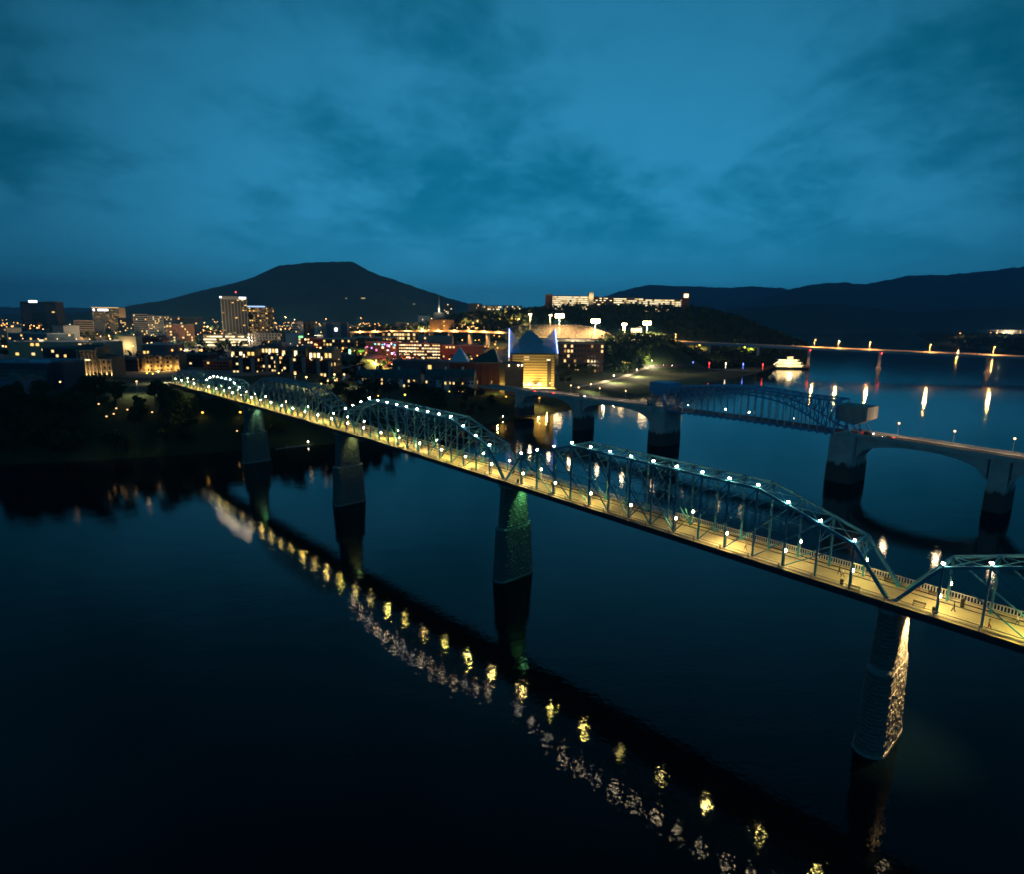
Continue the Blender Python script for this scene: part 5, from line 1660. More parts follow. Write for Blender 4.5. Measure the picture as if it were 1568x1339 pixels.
inst('window', unit_box(WIN[2]), L, (-w * .13, -d / 2 - .4, h * .84), (5.0, .8, 5.0)); inst('window', unit_box(WIN[3]), L, (w * .34, -d / 2 - .9, h * .82), (3.4, .6, 1.0))
MB().add([(-w * .52, -d * .56, h), (w * .52, -d * .56, h), (w * .52, d * .5, h), (-w * .52, d * .5, h), (-w * .12, -d * .1, h + 21), (w * .0, d * .05, h + 21), (-w * .06, d * .1, h + 19)],
         [(0, 1, 4), (1, 5, 4), (1, 2, 5), (2, 6, 5), (2, 3, 6), (3, 0, 6), (0, 4, 6), (4, 5, 6), (3, 2, 1, 0)]).build('roof', material('teal_sheet_roof', (.10, .36, .46), .4, 0, .2, .2), L)
M['peakglass'] = material('peak_glass', (.36, .46, .62), .2, 0, .1, .3, spec=.7)
zl = h + (at(778, 503, Yd).z - a.z)
MB().prism([(-w * .5, -d * .55, h), (-w * .5, -d * .55, zl), (-w * .27, -d * .45, h + 11), (-w * .30, -d * .45, h)], (0, 0, 0), (.0, 3.0, 0)).build('glass_peak', M['peakglass'], L)
MB().prism([(w * .53, -d * .5, h), (w * .46, -d * .5, zl), (w * .20, -d * .4, h + 9), (w * .36, -d * .4, h)], (0, 0, 0), (.0, 3.0, 0)).build('glass_peak', M['peakglass'], L)
M['neon_blue'] = emis('blue_neon', (.22, .32, 1.0), 9.0)
MB().bar((-w * .5 - .3, -d * .57, h - 4), (-w * .5 - .3, -d * .57, zl), .55).build('neon_edge', M['neon_blue'], L)
MB().bar((w * .53 + .3, -d * .52, h), (w * .46 + .3, -d * .52, zl), .55).build('neon_edge', M['neon_blue'], L)
for k, pw_ in ((-.38, 1500), (-.1, 2200), (.12, 2200), (.3, 1800)):
    lamp_light(L, (w * k, -d / 2 - 9, max(0, gz(L, w * k, -d / 2 - 9)) + 6.0), pw_ * 8, (1, .66, .16), .4)
tr = MB().box(0, -d / 2 - 7.5, 1.2, w * .95, 14, 2.4).build('terrace', CREAM, L)
for i in range(18):
    MB().bar((-w * .45 + w * .9 * i / 17, -d / 2 - 14.3, 2.4), (-w * .45 + w * .9 * i / 17, -d / 2 - 14.3, 4.6), .12).build('fence_bar', M['black'], tr)
# white canopy tents on the terrace
for i, k in enumerate((-.18, 0, .18)):
    p = L.location + Vector((w * k, -d / 2 - 6.5, 2.4))
    t_ = lthing('canopy_tent', 'white canopy tent glowing on the aquarium terrace, %s from the left' % ORD[i], 'tent', p, 0, 'canopy tents on the aquarium terrace')
    MB().add([(-3, -3, 3), (3, -3, 3), (3, 3, 3), (-3, 3, 3), (0, 0, 5.6)], [(0, 1, 4), (1, 2, 4), (2, 3, 4), (3, 0, 4)]).build('canopy', M['boatwhite'], t_)
    for sx in (-2.9, 2.9):
        for sy in (-2.9, 2.9):
            MB().bar((sx, sy, 0), (sx, sy, 3), .12).build('pole', M['rail'], t_)
    lamp_light(t_, (0, 0, 2.4), 3000, (1, .84, .5), .3)
    MB().ball((0, 0, 2.9), .3, 8, 5).build('lamp', M['lamp_warm'], t_)
# ------------------------------------------------------------------ ballpark with floodlight masts and tall net
MAST = [(812, 481, 1.3, 'left-hand far floodlight mast of the ballpark', 1120), (843, 482, 1.2, 'second floodlight mast of the ballpark, beside the brightest one', 1120), (857, 483, 4.0, 'brightest floodlight mast of the ballpark, left of centre', 1020), (912, 491, 4.0, 'tall bright floodlight mast right of the net', 1010), (956, 496, 2.2, 'short bright floodlight mast with twin poles', 1060), (991, 494, 3.6, 'rightmost bright floodlight mast by the trees', 1000)]
for px, py, sz, lb, Yv in MAST:
    p = at(px, py, Yv)
    zg = T(p.x, p.y)
    L = lthing('floodlight_mast', lb, 'floodlight', (p.x, p.y, zg), 0, 'ballpark floodlight masts')
    h = p.z - zg
    for sx in (-1.2, 1.2) if 'twin' in lb else (0,):
        MB().tube((sx, 0, 0), (sx, 0, h), .5, .3, 8).build('pole', M['pole'], L)
    fr = MB()
    for z in (-1.4, 0, 1.4):
        fr.box(0, .5, h + z * sz * .7, 4.2 * sz, .25, .25)
    fr.build('crossarm', M['black'], L)
    for z, nk in ((-.75, 5), (.75, 5)):
        for k in range(nk):
            MB().tube((.74 * sz * (k - (nk - 1) / 2), .3, h + z * sz * .55), (.74 * sz * (k - (nk - 1) / 2), -.4, h + z * sz * .55 - .15), .26 * sz, .35 * sz, 10).build('floodlight', M['lamp_flood'], L)
    lamp_light(L, (0, -3, h - 1), 300000 * sz, (1, .66, .28), 2.0, spot=R(150), aim=(0, 0, -1), blend=.5)
M['net'] = bpy.data.materials.new('safety_net')
M['net'].use_nodes = True
t = M['net'].node_tree
b = t.nodes['Principled BSDF']
b.inputs['Base Color'].default_value = (.75, .6, .5, 1)
b.inputs['Roughness'].default_value = .9
tr_ = t.nodes.new('ShaderNodeBsdfTransparent')
tl_ = t.nodes.new('ShaderNodeBsdfTranslucent'); tl_.inputs[0].default_value = (.8, .6, .48, 1)
m1 = t.nodes.new('ShaderNodeMixShader'); m1.inputs[0].default_value = .5
t.links.new(b.outputs[0], m1.inputs[1]); t.links.new(tl_.outputs[0], m1.inputs[2])
m2 = t.nodes.new('ShaderNodeMixShader'); m2.inputs[0].default_value = .22
t.links.new(tr_.outputs[0], m2.inputs[1]); t.links.new(m1.outputs[0], m2.inputs[2])
t.links.new(m2.outputs[0], t.nodes['Material Output'].inputs[0])
NETP = [(752, 508, 511), (775, 503, 514), (795, 497.5, 517), (838, 497, 519), (882, 497, 521), (906, 500, 522), (931, 509, 522), (948, 517, 523)]
nY = 985
p0 = at(838, 519, nY)
L = thing('safety_net', 'tall pale safety net glowing under the ballpark floodlights', 'net', (p0.x, p0.y, T(p0.x, p0.y)))
for a, c in zip(NETP, NETP[1:]):
    A0, A1, C0, C1 = at(a[0], a[2], nY), at(a[0], a[1], nY), at(c[0], c[2], nY), at(c[0], c[1], nY)
    m = MB(); m.add([A0, C0, C1, A1], [(0, 1, 2, 3)])
    m.build('net_panel', M['net'], L)
    q = Vector((C0.x, C0.y, T(C0.x, C0.y)))
    MB().tube(q, C1 + Vector((0, 0, 1.5)), .3, .2, 6).build('net_post', M['pole'], L)
    MB().bar(A1, C1, .5).build('top_cable', M['pole'], L)
# grandstand wall
L, w, d, h = building('grandstand', 'long low grandstand wall glowing at the foot of the net', 800, 962, 519, 965, 16, 0, WHITE, 2, 20, .25, (2, 3), None)
lamp_light(L, (0, -22, 12), 22000, (1, .72, .38), 1.0); lamp_light(L, (45, -22, 12), 22000, (1, .78, .42), 1.0)
L, w, d, h = building('scoreboard', 'bright scoreboard between the short and rightmost masts', 966, 983, 502, 1010, 4, 0, DARK, 2, 3, 1.0, (3,), None, cat='scoreboard', fill=(.9, .8))

# ------------------------------------------------------------------ city highway lit orange, on a low viaduct
hy = [at(540, 508, 1150), at(600, 507, 1120), at(660, 506, 1090), at(720, 506.5, 1060), at(775, 509, 1040)]
vi = thing('viaduct', 'orange-lit highway viaduct crossing behind the open parking garage', 'bridge', (hy[2].x, hy[2].y, T(hy[2].x, hy[2].y)))
for a, c in zip(hy, hy[1:]):
    d_ = (c - a); d_.z = 0; d_.normalize(); s_ = Vector((-d_.y, d_.x, 0))
    m = MB(); m.hexa([a - s_ * 9 + Vector((0, 0, -1.6)), c - s_ * 9 + Vector((0, 0, -1.6)), c + s_ * 9 + Vector((0, 0, -1.6)), a + s_ * 9 + Vector((0, 0, -1.6)), a - s_ * 9, c - s_ * 9, c + s_ * 9, a + s_ * 9])
    sp = m.build('deck', M['concrete'], vi)
    for f in (-9.2, 8.8):
        m = MB(); m.hexa([a + s_ * f, c + s_ * f, c + s_ * (f + .4), a + s_ * (f + .4), a + s_ * f + Vector((0, 0, 1.2)), c + s_ * f + Vector((0, 0, 1.2)), c + s_ * (f + .4) + Vector((0, 0, 1.2)), a + s_ * (f + .4) + Vector((0, 0, 1.2))])
        m.build('parapet', M['concrete'], sp)
    for q in (a, a.lerp(c, .5)):
        gz = T(q.x, q.y)
        if q.z - gz > 2:
            MB().box(q.x, q.y, (gz + q.z - 1.6) / 2, 3, 12, q.z - 1.6 - gz, math.atan2(d_.y, d_.x)).build('pier', M['concrete'], vi)
for i in range(10):
    u = (i + .5) / 10 * 4
    k = min(3, int(u)); q = hy[k].lerp(hy[k + 1], u - k)
    L = thing('street_lamp', 'orange lamp on the city viaduct, %s from its left end' % ORD[i], 'street lamp', tuple(q + Vector((0, -8, 0))), group='orange lamps along the city viaduct')
    p_ = q + Vector((0, -8, 0))
    MB().tube(p_, p_ + Vector((0, 0, 8)), .2, .12, 6).bar(p_ + Vector((0, 0, 8)), p_ + Vector((0, -2, 8.3)), .14).build('pole', M['pole'], L)
    MB().ball(p_ + Vector((0, -2.2, 8.1)), .35, 8, 5, .6).build('head', M['lamp_sodium'], L)
    lamp_light(L, (0, -5, 4.0), 50000, (1, .42, .10), 1.2, spot=R(170), aim=(0, 0, -1), blend=.2)
CARSP = [(2.85, 'car'), (.6, 'car')]
for i in range(8):
    u = .25 + i * .47
    k = min(3, int(u)); q = hy[k].lerp(hy[k + 1], u - k)
    dd = hy[k + 1] - hy[k]
    car(q + Vector((0, -4 if i % 2 else 2, .05)), math.atan2(dd.y, dd.x) + (math.pi / 2 if i % 2 else -math.pi / 2), 'car on the orange-lit city viaduct, %s from its left end' % ORD[i], car_paint[i % 4], glow=False, group='cars on the city viaduct')

# ------------------------------------------------------------------ street lamps through the city
_sp = {}
def lamp_mesh(kind, h, r):
    key = (kind, round(h), round(r, 1))
    if key not in _sp:
        hh = round(h)
        _sp[key] = (MB().lathe((0, 0, 0), [(.22, 0), (.18, .6), (.1, .8), (.07, hh - .2)], 6).mesh('street_lamp_pole', M['black']),
                    MB().ball((0, 0, hh), r, 8, 5, .8).mesh('street_lamp_head', M[kind], smooth=True))
    return _sp[key]
CITYL = [
 (53, 492, 'c', 'left of the plain pale block', 0), (66, 504, 'c', 'below the dark slab tower', 0), (107, 496, 'c', 'on the roofline left of the amber tower', 0), (106, 509, 's', 'below the grey twin-bay block', 0), (129, 493, 's', 'touching the left side of the amber tower', 0),
 (154, 515, 'c', 'below the amber tower', 0), (201, 513, 'c', 'at the top right corner of the cream floodlit block', 0), (214, 519, 'c', 'in front of the dark flat block', 0), (243, 526, 'c', 'left of the bright pair behind the amber bays', 1), (264, 526, 'c', 'right of the bright pair behind the amber bays', 1), (280, 519, 'c', 'left of the floodlit garage', 1),
 (274, 485, 's', 'on the slope left of the tallest tower', 0), (278, 500, 's', 'by the rust brick block', 0), (297, 500, 's', 'right of the rust brick block', 0), (308, 505, 's', 'bright, behind the left end of the floodlit garage', 1), (318, 499, 's', 'bright, just left of the tallest tower', 1), (326, 489, 's', 'highest one beside the tallest tower', 0), (303, 511, 'c', 'at the left end of the floodlit garage', 0),
 (242, 567, 'c', 'large, in front of the amber bays', 1), (225, 572, 'y', 'yellow-green, left of the large one by the amber bays', 0), (234, 573, 'y', 'yellow-green, nearest the large one by the amber bays', 0), (209, 583, 'c', 'low, at the foot of the amber bays', 0), (125, 591, 'c', 'in the trees below the tall mansion front', 0), (92, 584, 'c', 'by the porch of the mansion', 0),
 (409, 492, 's', 'bright, right of the wide office tower', 1), (416, 504, 's', 'below the wide office tower', 0), (434, 491, 's', 'on the slope right of the wide office tower', 0), (437, 485, 's', 'higher on the slope right of the wide office tower', 0), (443, 504, 'c', 'left of the pale narrow tower', 0), (451, 489, 'c', 'wide white, above the pale narrow tower', 1), (478, 507, 'c', 'right of the dark narrow tower', 0),
 (499, 488, 's', 'above the striped block', 1), (524, 492, 'c', 'left one of the bright cluster right of the striped block', 1), (531, 492, 'c', 'right one of the bright cluster right of the striped block', 1), (553, 487, 's', 'alone on the dark slope below the mountain', 1), (570, 503, 's', 'left of the viaduct', 0), (585, 502, 's', 'behind the left end of the viaduct', 0),
 (512, 572, 'c', 'right of the riverside apartments', 1), (527, 574, 'c', 'in the trees right of the riverside apartments', 1), (452, 573, 'c', 'at the foot of the third riverside house', 1), (469, 576, 'c', 'large, at the foot of the rightmost riverside house', 1), (427, 572, 'c', 'at the foot of the second riverside house', 0), (502, 584, 'c', 'low, left of the trees by the riverside apartments', 0), (513, 581, 'c', 'low, beside the trees by the riverside apartments', 0), (492, 586, 'c', 'lowest, below the rightmost riverside house', 0),
 (576, 551, 'y', 'yellow, left of the low blue-grey roof', 1), (584, 557, 'c', 'just below the yellow one by the low blue-grey roof', 0), (600, 558, 'c', 'at the left end of the low blue-grey roof', 0), (627, 547, 'r', 'red, above the low blue-grey roof', 1), (649, 548, 'y', 'dim yellow, above the low blue-grey roof', 0),
 (618, 499, 's', 'bright orange, above the viaduct middle', 1), (634, 501, 's', 'orange, left of the orange floodlit block', 0), (646, 503, 's', 'orange, at the foot of the orange floodlit block', 1), (656, 505, 's', 'large orange, at the left corner of the orange floodlit block', 1), (661, 486, 's', 'orange, above the orange floodlit block', 1), (667, 501, 's', 'in front of the orange floodlit block', 0), (700, 502, 'c', 'white, right of the orange floodlit block', 0),
 (721, 494, 's', 'left one of the twin pair on the hillside', 0), (725, 494, 's', 'right one of the twin pair on the hillside', 0), (734, 495, 's', 'right of the twin pair on the hillside', 0), (761, 482, 's', 'on the hillside left of the net', 1), (792, 489, 's', 'on the hillside behind the net', 1), (683, 552, 'c', 'beside the blue glass pyramid', 0), (737, 541, 'c', 'behind the green glass roof', 0), (728, 521, 'y', 'green, behind the blue glass pyramid', 0),
 (990, 546, 'y', 'yellow, at the edge of the woods above the lawn', 1), (998, 552, 'c', 'by the parked cars above the lawn', 0), (975, 566, 'c', 'where the lit path meets the road', 1), (940, 574, 'c', 'halfway along the lit path', 1), (905, 587, 'c', 'at the lower end of the lit path', 1), (886, 592, 'c', 'beside the road bridge below the aquarium trees', 1), (1140, 531, 'y', 'yellow, under the highway bridge', 1), (1149, 534, 'y', 'second yellow, under the highway bridge', 0), (1063, 535, 's', 'low orange, under the left end of the highway bridge', 1), (1072, 526, 's', 'orange, against a pier of the highway bridge', 1), (958, 556, 's', 'dim, in the park trees', 0),
 (1471, 504, 's', 'beside the long white warehouse', 1), (1518, 503, 's', 'left of the far factory', 0), (1527, 502, 's', 'above the far factory', 0), (1558, 510, 'c', 'large, in front of the far factory', 1), (1546, 513, 'c', 'left of the large one at the far factory', 0), (1540, 494, 'c', 'on the slope above the far factory', 0), (1565, 494, 'c', 'at the right edge above the far factory', 0),
 (174, 632, 'c', 'small warm, on the bluff path', 0), (178, 624, 'c', 'tiny, above the small warm one on the bluff path', 0), (195, 626, 'c', 'small, further along the bluff path', 0), (233, 632, 'c', 'small warm, below the bridge approach', 0), (151, 617, 'c', 'small, at the left end of the terrace path', 0), (163, 636, 'c', 'faint, lowest on the bluff', 0),
 (368, 632, 'a', 'large amber, behind the pier nearest the bank', 1), (310, 630, 'a', 'deep orange, beside the bank pier', 1), (363, 660, 'c', 'small, low on the bank left of the pier', 0),
 (597, 600, 'y', 'yellow, in the trees below the townhouses', 0), (620, 603, 'y', 'yellow-green, lighting the trees below the townhouses', 1), (688, 600, 'y', 'small yellow, in the trees right of the townhouses', 0), (579, 605, 'a', 'amber, in the trees above the lamps of the second span', 0), (748, 566, 'c', 'small, in front of the dark brick hall', 0), (722, 577, 'c', 'at the foot of the dark brick hall', 0), (775, 606, 'a', 'amber, by the left arch of the road bridge', 1), (826, 610, 's', 'orange, under the leftmost arch of the road bridge', 1),
]
COLN = {'c': ('warm white', 'lamp_city', (1, .78, .45)), 's': ('orange', 'lamp_sodium', (1, .52, .16)), 'y': ('yellow', 'lamp_yellow', (1, .85, .12)), 'r': ('red', 'lamp_redw', (1, .1, .05)), 'a': ('amber', 'lamp_amber', (1, .6, .08))}
M['lamp_yellow'] = emis('yellow_lamp_glass', (1.0, .80, .12), 4.0)
M['lamp_amber'] = emis('amber_lamp_glass', (1.0, .50, .06), 3.5)
M['lamp_redw'] = emis('red_street_lamp_glass', (1.0, .08, .04), 5.0)
LAMPS_AT = []
nl_ = 0
M['lamp_dim'] = emis('dim_lamp_glass', (1.0, .55, .2), 2.5)
for px, py, kd, desc, big in CITYL:
    hh = 4.5 if (py > 590 and kd in 'cya') else 8.5
    p = hit(px, py, hh)
    if p is None:
        p = at(px, py, 2300)
    D = p.length
    zg = T(p.x, p.y)
    h = max(3.0, min(30.0, p.z - zg))
    cn, mt, lc = COLN[kd]
    if kd == 'c' and py > 600: mt = 'lamp_dim'
    r = (.30 + D * .00042) * (1, 1.45, 1.9)[big]
    L = thing('street_lamp', ('%s lamp %s' % (cn, desc)) if not desc.split(',')[0].split()[-1] in ('white', 'yellow', 'red', 'green', 'orange', 'amber', 'warm', 'yellow-green') else 'street lamp, %s' % desc, 'street lamp', (p.x, p.y, zg), group='street lamps across the city')
    pm, hm = lamp_mesh(mt, h, r)
    inst('pole', pm, L, (0, 0, 0)); inst('head', hm, L, (0, 0, 0))
    if big or (hh > 5 and nl_ % 3 == 0):
        pwr = (22000, 34000, 60000)[big] * (1 + D / 600) * (.25 if D < 560 else 1) * (.3 if kd == 'y' else 1) * (.3 if px > 850 else 1)
        if hh < 5:
            lamp_light(L, (0, -.6, h - r - .3), pwr * .015, lc, .5, spot=R(150), aim=(0, 0, -1), blend=.4)
        elif D > 620:
            lamp_light(L, (0, -1.5, h - .5), pwr * 3.2, lc, 1.2)
        else:
            lamp_light(L, (0, -.6, h - r - .3), pwr, lc, .5, spot=R(150), aim=(0, 0, -1), blend=.4)
    nl_ += 1
    LAMPS_AT.append((p.x, p.y))
# cabins lit on the mountainside
for (px, py, lb) in ((556, 457, 'lit house high on the mountainside'), (530, 457, 'small lit house left of the brighter one on the mountain'), (634, 466, 'lit house low on the right flank of the mountain')):
    Yv = 4300
    mo = [o for o in bpy.data.objects if o.name == 'mountain'][0]
    c0 = Vector((0, 0, CAM_H)); dv = ray(px, py).normalized()
    ok_, loc, nrm, fi_ = mo.ray_cast(c0, dv)
    if not ok_: loc = at(px, py, 4600)
    L = lthing('mountain_house', lb, 'house', tuple(loc), 0, 'lit houses on the mountain')
    wv_ = 34 if px == 556 else 12
    MB().box(0, 5, 3, wv_, 10, 8).build('walls', WHITE, L)
    MB().prism([(-wv_ / 2 - 1, 0, 7), (-wv_ / 2 - 1, 5, 12), (-wv_ / 2 - 1, 10, 7)], (0, 0, 0), (wv_ + 2, 0, 0)).build('roof', ROOF, L)
    for i in range(4 if px == 556 else 2):
        inst('window', unit_box(WIN[2] if px == 556 else WIN[0]), L, (-wv_ * .4 + wv_ * .8 * (i + .5) / (4 if px == 556 else 2), -.1, 3.2), (wv_ * .16, .4, 4))
# parked cars above the lawn
for i, (px, py) in enumerate(((1003, 560), (1018, 559.5), (1032, 560.5))):
    p = ug(px, py)
    car(p + Vector((0, 0, .45)), R(80), 'parked car beside the first pier light post, %s from the left' % ORD[i], car_paint[i], glow=False, group='cars parked above the lawn')
# terrace path on the bluff and lit wall below the mansion

# paved city ground under the blocks
M['paving'] = material('city_paving', (.20, .19, .18), .9, 0, .5, .03)
ground_sheet('pavement', [Vector((*q, 0)) for q in ((-1100, 620), (-420, 470), (-300, 440), (-205, 455), (-150, 500), (-60, 560), (40, 640), (60, 760), (-30, 980), (-80, 1400), (-500, 1900), (-1500, 1900))], M['paving'], .3, 'paved streets and yards under the downtown blocks', 14.0)

# the sprinkle of far lamps beyond the last streets
rsl = np.random.RandomState(77)
mb = MB()
for i in range(640):
    px = rsl.uniform(-5, 790); Yv = 640 + 2100 * rsl.rand() ** 1.5
    x = float(at(px, 500, Yv).x)
    if abs((x * .7 + Yv * .5) % 130 - 65) > 34: continue
    if -330 < x < 300 and Yv > 1120 and hgt(np.array([x]), np.array([Yv]))[0] > 62: continue
    zg = T(x, Yv)
    mb.tube((x, Yv, zg), (x, Yv, zg + 9), .2, .15, 4)
mb.build('distant_lamp_posts', M['black'])
tag(bpy.data.objects['distant_lamp_posts'], 'thin posts of the far street lamps behind downtown', None, kind='stuff')
vv = [mb.v[k * 8 + 4] for k in range(len(mb.v) // 8)]
for nm, mt, lab, par in (('distant_orange_lamps', 'lamp_sodium', 'sprinkle of far orange street lamps behind downtown', 0), ('distant_white_lamps', 'lamp_city', 'sprinkle of far warm white street lamps behind downtown', 1)):
    m = MB()
    for k, p in enumerate(vv):
        if (k % 3 == 0) == bool(par):
            m.ball((p[0], p[1], p[2] + .5), (.3 + p[1] * .00055) * rsl.uniform(.6, 1.5), 6, 4)
    tag(m.build(nm, M[mt]), lab, None, kind='stuff')
# ------------------------------------------------------------------ trees
def leaf_crown(seed, n, rx, rz, zc, size, lobes=7):
    rs = np.random.RandomState(seed)
    cs = [(rs.uniform(-.55, .55) * rx, rs.uniform(-.55, .55) * rx, zc + rs.uniform(-.5, .6) * rz, rs.uniform(.42, .7)) for _ in range(lobes)]
    m = MB()
    for i in range(n):
        c = cs[rs.randint(lobes)]
        v = rs.randn(3); v /= np.linalg.norm(v) + 1e-9
        rr = rs.uniform(.55, 1.05) ** .6 * c[3]
        p = Vector((c[0] + v[0] * rr * rx * .75, c[1] + v[1] * rr * rx * .75, c[2] + v[2] * rr * rz * .75))
        a = Vector(rs.randn(3)).normalized(); b_ = a.cross(Vector(rs.randn(3))).normalized()
        s = size * rs.uniform(.6, 1.4)
        m.add([p - a * s, p + b_ * s * .55, p + a * s, p - b_ * s * .55], [(0, 1, 2, 3)])
    return m
def tree_proto(seed, mat, hgt_=11.0, rx=4.2, n=420, size=.62):
    rs = random.Random(seed)
    root = lthing('tree', 'x', 'tree', (0, 0, -500), 0)
    tm = MB()
    th = hgt_ * .42
    tm.tube((0, 0, -.8), (0.1, 0, th), .32, .2, 7)
    for i in range(5):
        a = 6.28 * i / 5 + rs.random()
        tm.tube((0.05, 0, th * (.6 + .08 * i)), (math.cos(a) * rx * .55, math.sin(a) * rx * .55, th + hgt_ * (.15 + .06 * i)), .13, .05, 5)
    tm.build('trunk', M['trunk'], root)
    leaf_crown(seed, n, rx, hgt_ * .34, hgt_ * .62, size).build('crown', mat, root)
    return root
PROT = [tree_proto(1, M['leaf']), tree_proto(2, M['leaf2'], 9.5, 4.6), tree_proto(3, M['leaf3'], 13, 4.0), tree_proto(4, M['leaf'], 8.0, 3.8)]
rsT = random.Random(5)
nT = 0
def plant(x, y, label, group, sc=1.0, kinds=(0, 1, 2, 3)):
    global nT
    if T(x, y) < .6: return
    for (lx, ly) in LAMPS_AT:
        if (lx - x) ** 2 + (ly - y) ** 2 < 16 or (abs(lx - x) < 5 and 0 < ly - y < 14): return
    # keep the footbridge, road bridge and their piers clear
    v = Vector((x, y, 0)) - BO
    if -6 < v.dot(BN) < 13 and v.dot(BD) < 440: return
    v = Vector((x, y, 0)) - MO
    if -12 < v.dot(MN) < 12 and v.dot(MD) < 300: return
    s = sc * rsT.uniform(.75, 1.25)
    r = copy_tree(PROT[rsT.choice(kinds)], (x, y, T(x, y) - .2), rsT.uniform(0, 6.28), (s * rsT.uniform(.9, 1.15), s * rsT.uniform(.9, 1.15), s * rsT.uniform(.85, 1.2)))
    r['label'] = label; r['category'] = 'tree'; r['group'] = group
    nT += 1
def scatter(poly_px, n, label, group, sc=1.0, kinds=(0, 1, 2, 3)):
    P = [(ug(*q).x, ug(*q).y) for q in poly_px]
    xs = [p[0] for p in P]; ys = [p[1] for p in P]
    k = 0; tries = 0
    while k < n and tries < n * 40:
        tries += 1
        x, y = rsT.uniform(min(xs), max(xs)), rsT.uniform(min(ys), max(ys))
        if inside(np.array([x]), np.array([y]), P)[0]:
            plant(x, y, label, group, sc, kinds); k += 1
scatter([(0, 700), (130, 695), (240, 686), (395, 690), (395, 655), (330, 626), (240, 616), (120, 614), (60, 612), (0, 616)], 225, 'dark leafy tree on the river bluff left of the footbridge', 'trees on the river bluff', 1.2)
scatter([(395, 672), (470, 670), (600, 664), (690, 648), (765, 628), (760, 602), (700, 602), (600, 604), (520, 594), (440, 606), (400, 630)], 100, 'dark leafy tree on the bank between the footbridge and road bridge', 'trees between the two bridges', 1.05)
scatter([(858, 592), (895, 584), (940, 571), (975, 560), (988, 548), (985, 535), (920, 538), (860, 548)], 46, 'leafy tree in the park right of the aquarium', 'trees in the riverside park', .95)
scatter([(985, 553), (1090, 556), (1180, 562), (1225, 551), (1236, 530), (1150, 528), (1050, 532), (985, 536)], 32, 'dark leafy tree along the wooded shore behind the pier', 'trees along the far shore', 1.15)
scatter([(510, 598), (560, 596), (562, 566), (530, 556), (510, 570)], 14, 'leafy tree between the riverside apartments and townhouses', 'trees by the townhouses', 1.0)
scatter([(270, 535), (350, 535), (350, 528), (270, 526)], 12, 'leafy tree before the floodlit parking garage', 'trees before the garage', 1.1)
for (px, py, lb) in ((112, 592, 'round dark tree left of the big one below the mansion'), (136, 598, 'big round dark tree below the tall mansion front'), (155, 600, 'dark tree right of the big one below the mansion'), (8, 548, 'dark tree behind the museum roof at the left edge'), (26, 546, 'second dark tree behind the museum roof'), (545, 572, 'big dark tree left of the townhouses'), (580, 572, 'big dark tree behind the townhouse roofs')):
    p = ug(px, py)
    r = copy_tree(PROT[0], p, rsT.random() * 6, (1.15, 1.15, 1.1)); r['label'] = lb; r['category'] = 'tree'
    if 'group' in r: del r['group']
for p in PROT:
    for c in list(p.children): bpy.data.objects.remove(c)
    bpy.data.objects.remove(p)
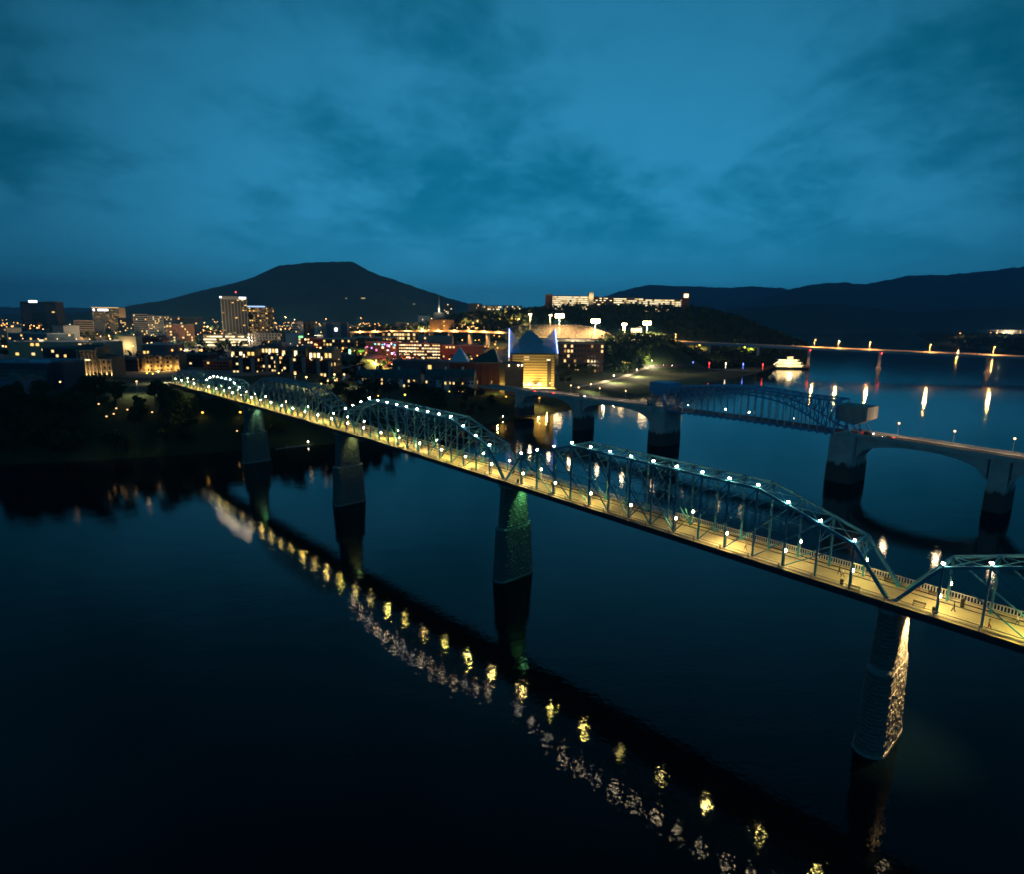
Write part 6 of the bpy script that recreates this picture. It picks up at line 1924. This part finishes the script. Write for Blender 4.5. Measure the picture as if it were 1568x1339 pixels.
# far woods that read as one mass
def woods(name, label, pts, n, size, seed, hh):
    rs = np.random.RandomState(seed)
    P = pts
    xs = [p[0] for p in P]; ys = [p[1] for p in P]
    x = rs.uniform(min(xs), max(xs), n * 3); y = rs.uniform(min(ys), max(ys), n * 3)
    k = inside(x, y, P); x, y = x[k][:n], y[k][:n]
    z = hgt(x, y)
    ok = z > .8
    x, y, z = x[ok], y[ok], z[ok]
    N, J = len(x), 16
    tall = hh * rs.uniform(.7, 1.25, (N, 1, 1)); wd = tall * .36
    unit = lambda q: q / (np.linalg.norm(q, axis=-1, keepdims=True) + 1e-9)
    v = unit(rs.randn(N, J, 3))
    ctr = np.stack([x, y, z], 1)[:, None, :] + np.concatenate([0 * tall, 0 * tall, tall * .58], 2)
    p = ctr + v * np.concatenate([wd, wd, tall * .40], 2) * rs.uniform(.6, 1.05, (N, J, 1))
    a = unit(rs.randn(N, J, 3)); b_ = unit(np.cross(a, rs.randn(N, J, 3)))
    s = size * rs.uniform(.6, 1.4, (N, J, 1))
    V = np.stack([p - a * s, p + b_ * s * .7, p + a * s, p - b_ * s * .7], 2).reshape(-1, 3)
    F = np.arange(len(V)).reshape(-1, 4)
    o = grid_obj(name, V, F, M['leaf3'], smooth=False)
    tag(o, label, None, kind='stuff')
    return o
woods('hillside_woods', 'dense dark woods covering the hill below the office campus', [(-330, 1150), (-60, 1105), (150, 1140), (260, 1080), (420, 1085), (640, 1150), (760, 1500), (600, 1700), (-330, 1700)], 5200, 3.2, 21, 13)
woods('park_woods', 'dark woods below the ballpark and along the shore', [(70, 790), (150, 800), (185, 880), (240, 1010), (330, 1100), (420, 1130), (420, 1190), (240, 1100), (100, 905)], 1300, 2.2, 22, 11)
woods('slope_woods', 'dark woods on the slope under the left end of the highway bridge', [(195, 940), (330, 955), (430, 1010), (570, 1150), (420, 1130), (330, 1100), (230, 1010)], 900, 2.2, 25, 11)
woods('shore_woods', 'dark woods on the far right shore behind the highway bridge', [(p[0], p[1]) for p in NORTH[1:5]] + [(2800, 1500), (2600, 3600), (1900, 3800)], 3600, 5.0, 23, 16)
woods('street_trees', 'dark street trees scattered between downtown blocks', [(-900, 900), (-250, 560), (-60, 620), (-40, 1000), (-300, 1500), (-1100, 1500)], 900, 2.0, 24, 9)

# ------------------------------------------------------------------ evening haze: one closed box of thin air
hz = MB().box(0, 6000, 320, 23000, 14500, 660).build('haze', None if False else M['black'])
tag(hz, 'thin evening haze over the river valley', None, kind='stuff')
hm = bpy.data.materials.new('evening_haze')
hm.use_nodes = True
t = hm.node_tree
for n in list(t.nodes): t.nodes.remove(n)
pv = t.nodes.new('ShaderNodeVolumePrincipled')
pv.inputs['Color'].default_value = (.14, .52, 1.0, 1)
pv.inputs['Density'].default_value = 0.00008
pv.inputs['Anisotropy'].default_value = 0.0
o_ = t.nodes.new('ShaderNodeOutputMaterial')
t.links.new(pv.outputs[0], o_.inputs['Volume'])
hz.data.materials.clear(); hz.data.materials.append(hm)
hz.location = (0, 0, 0)
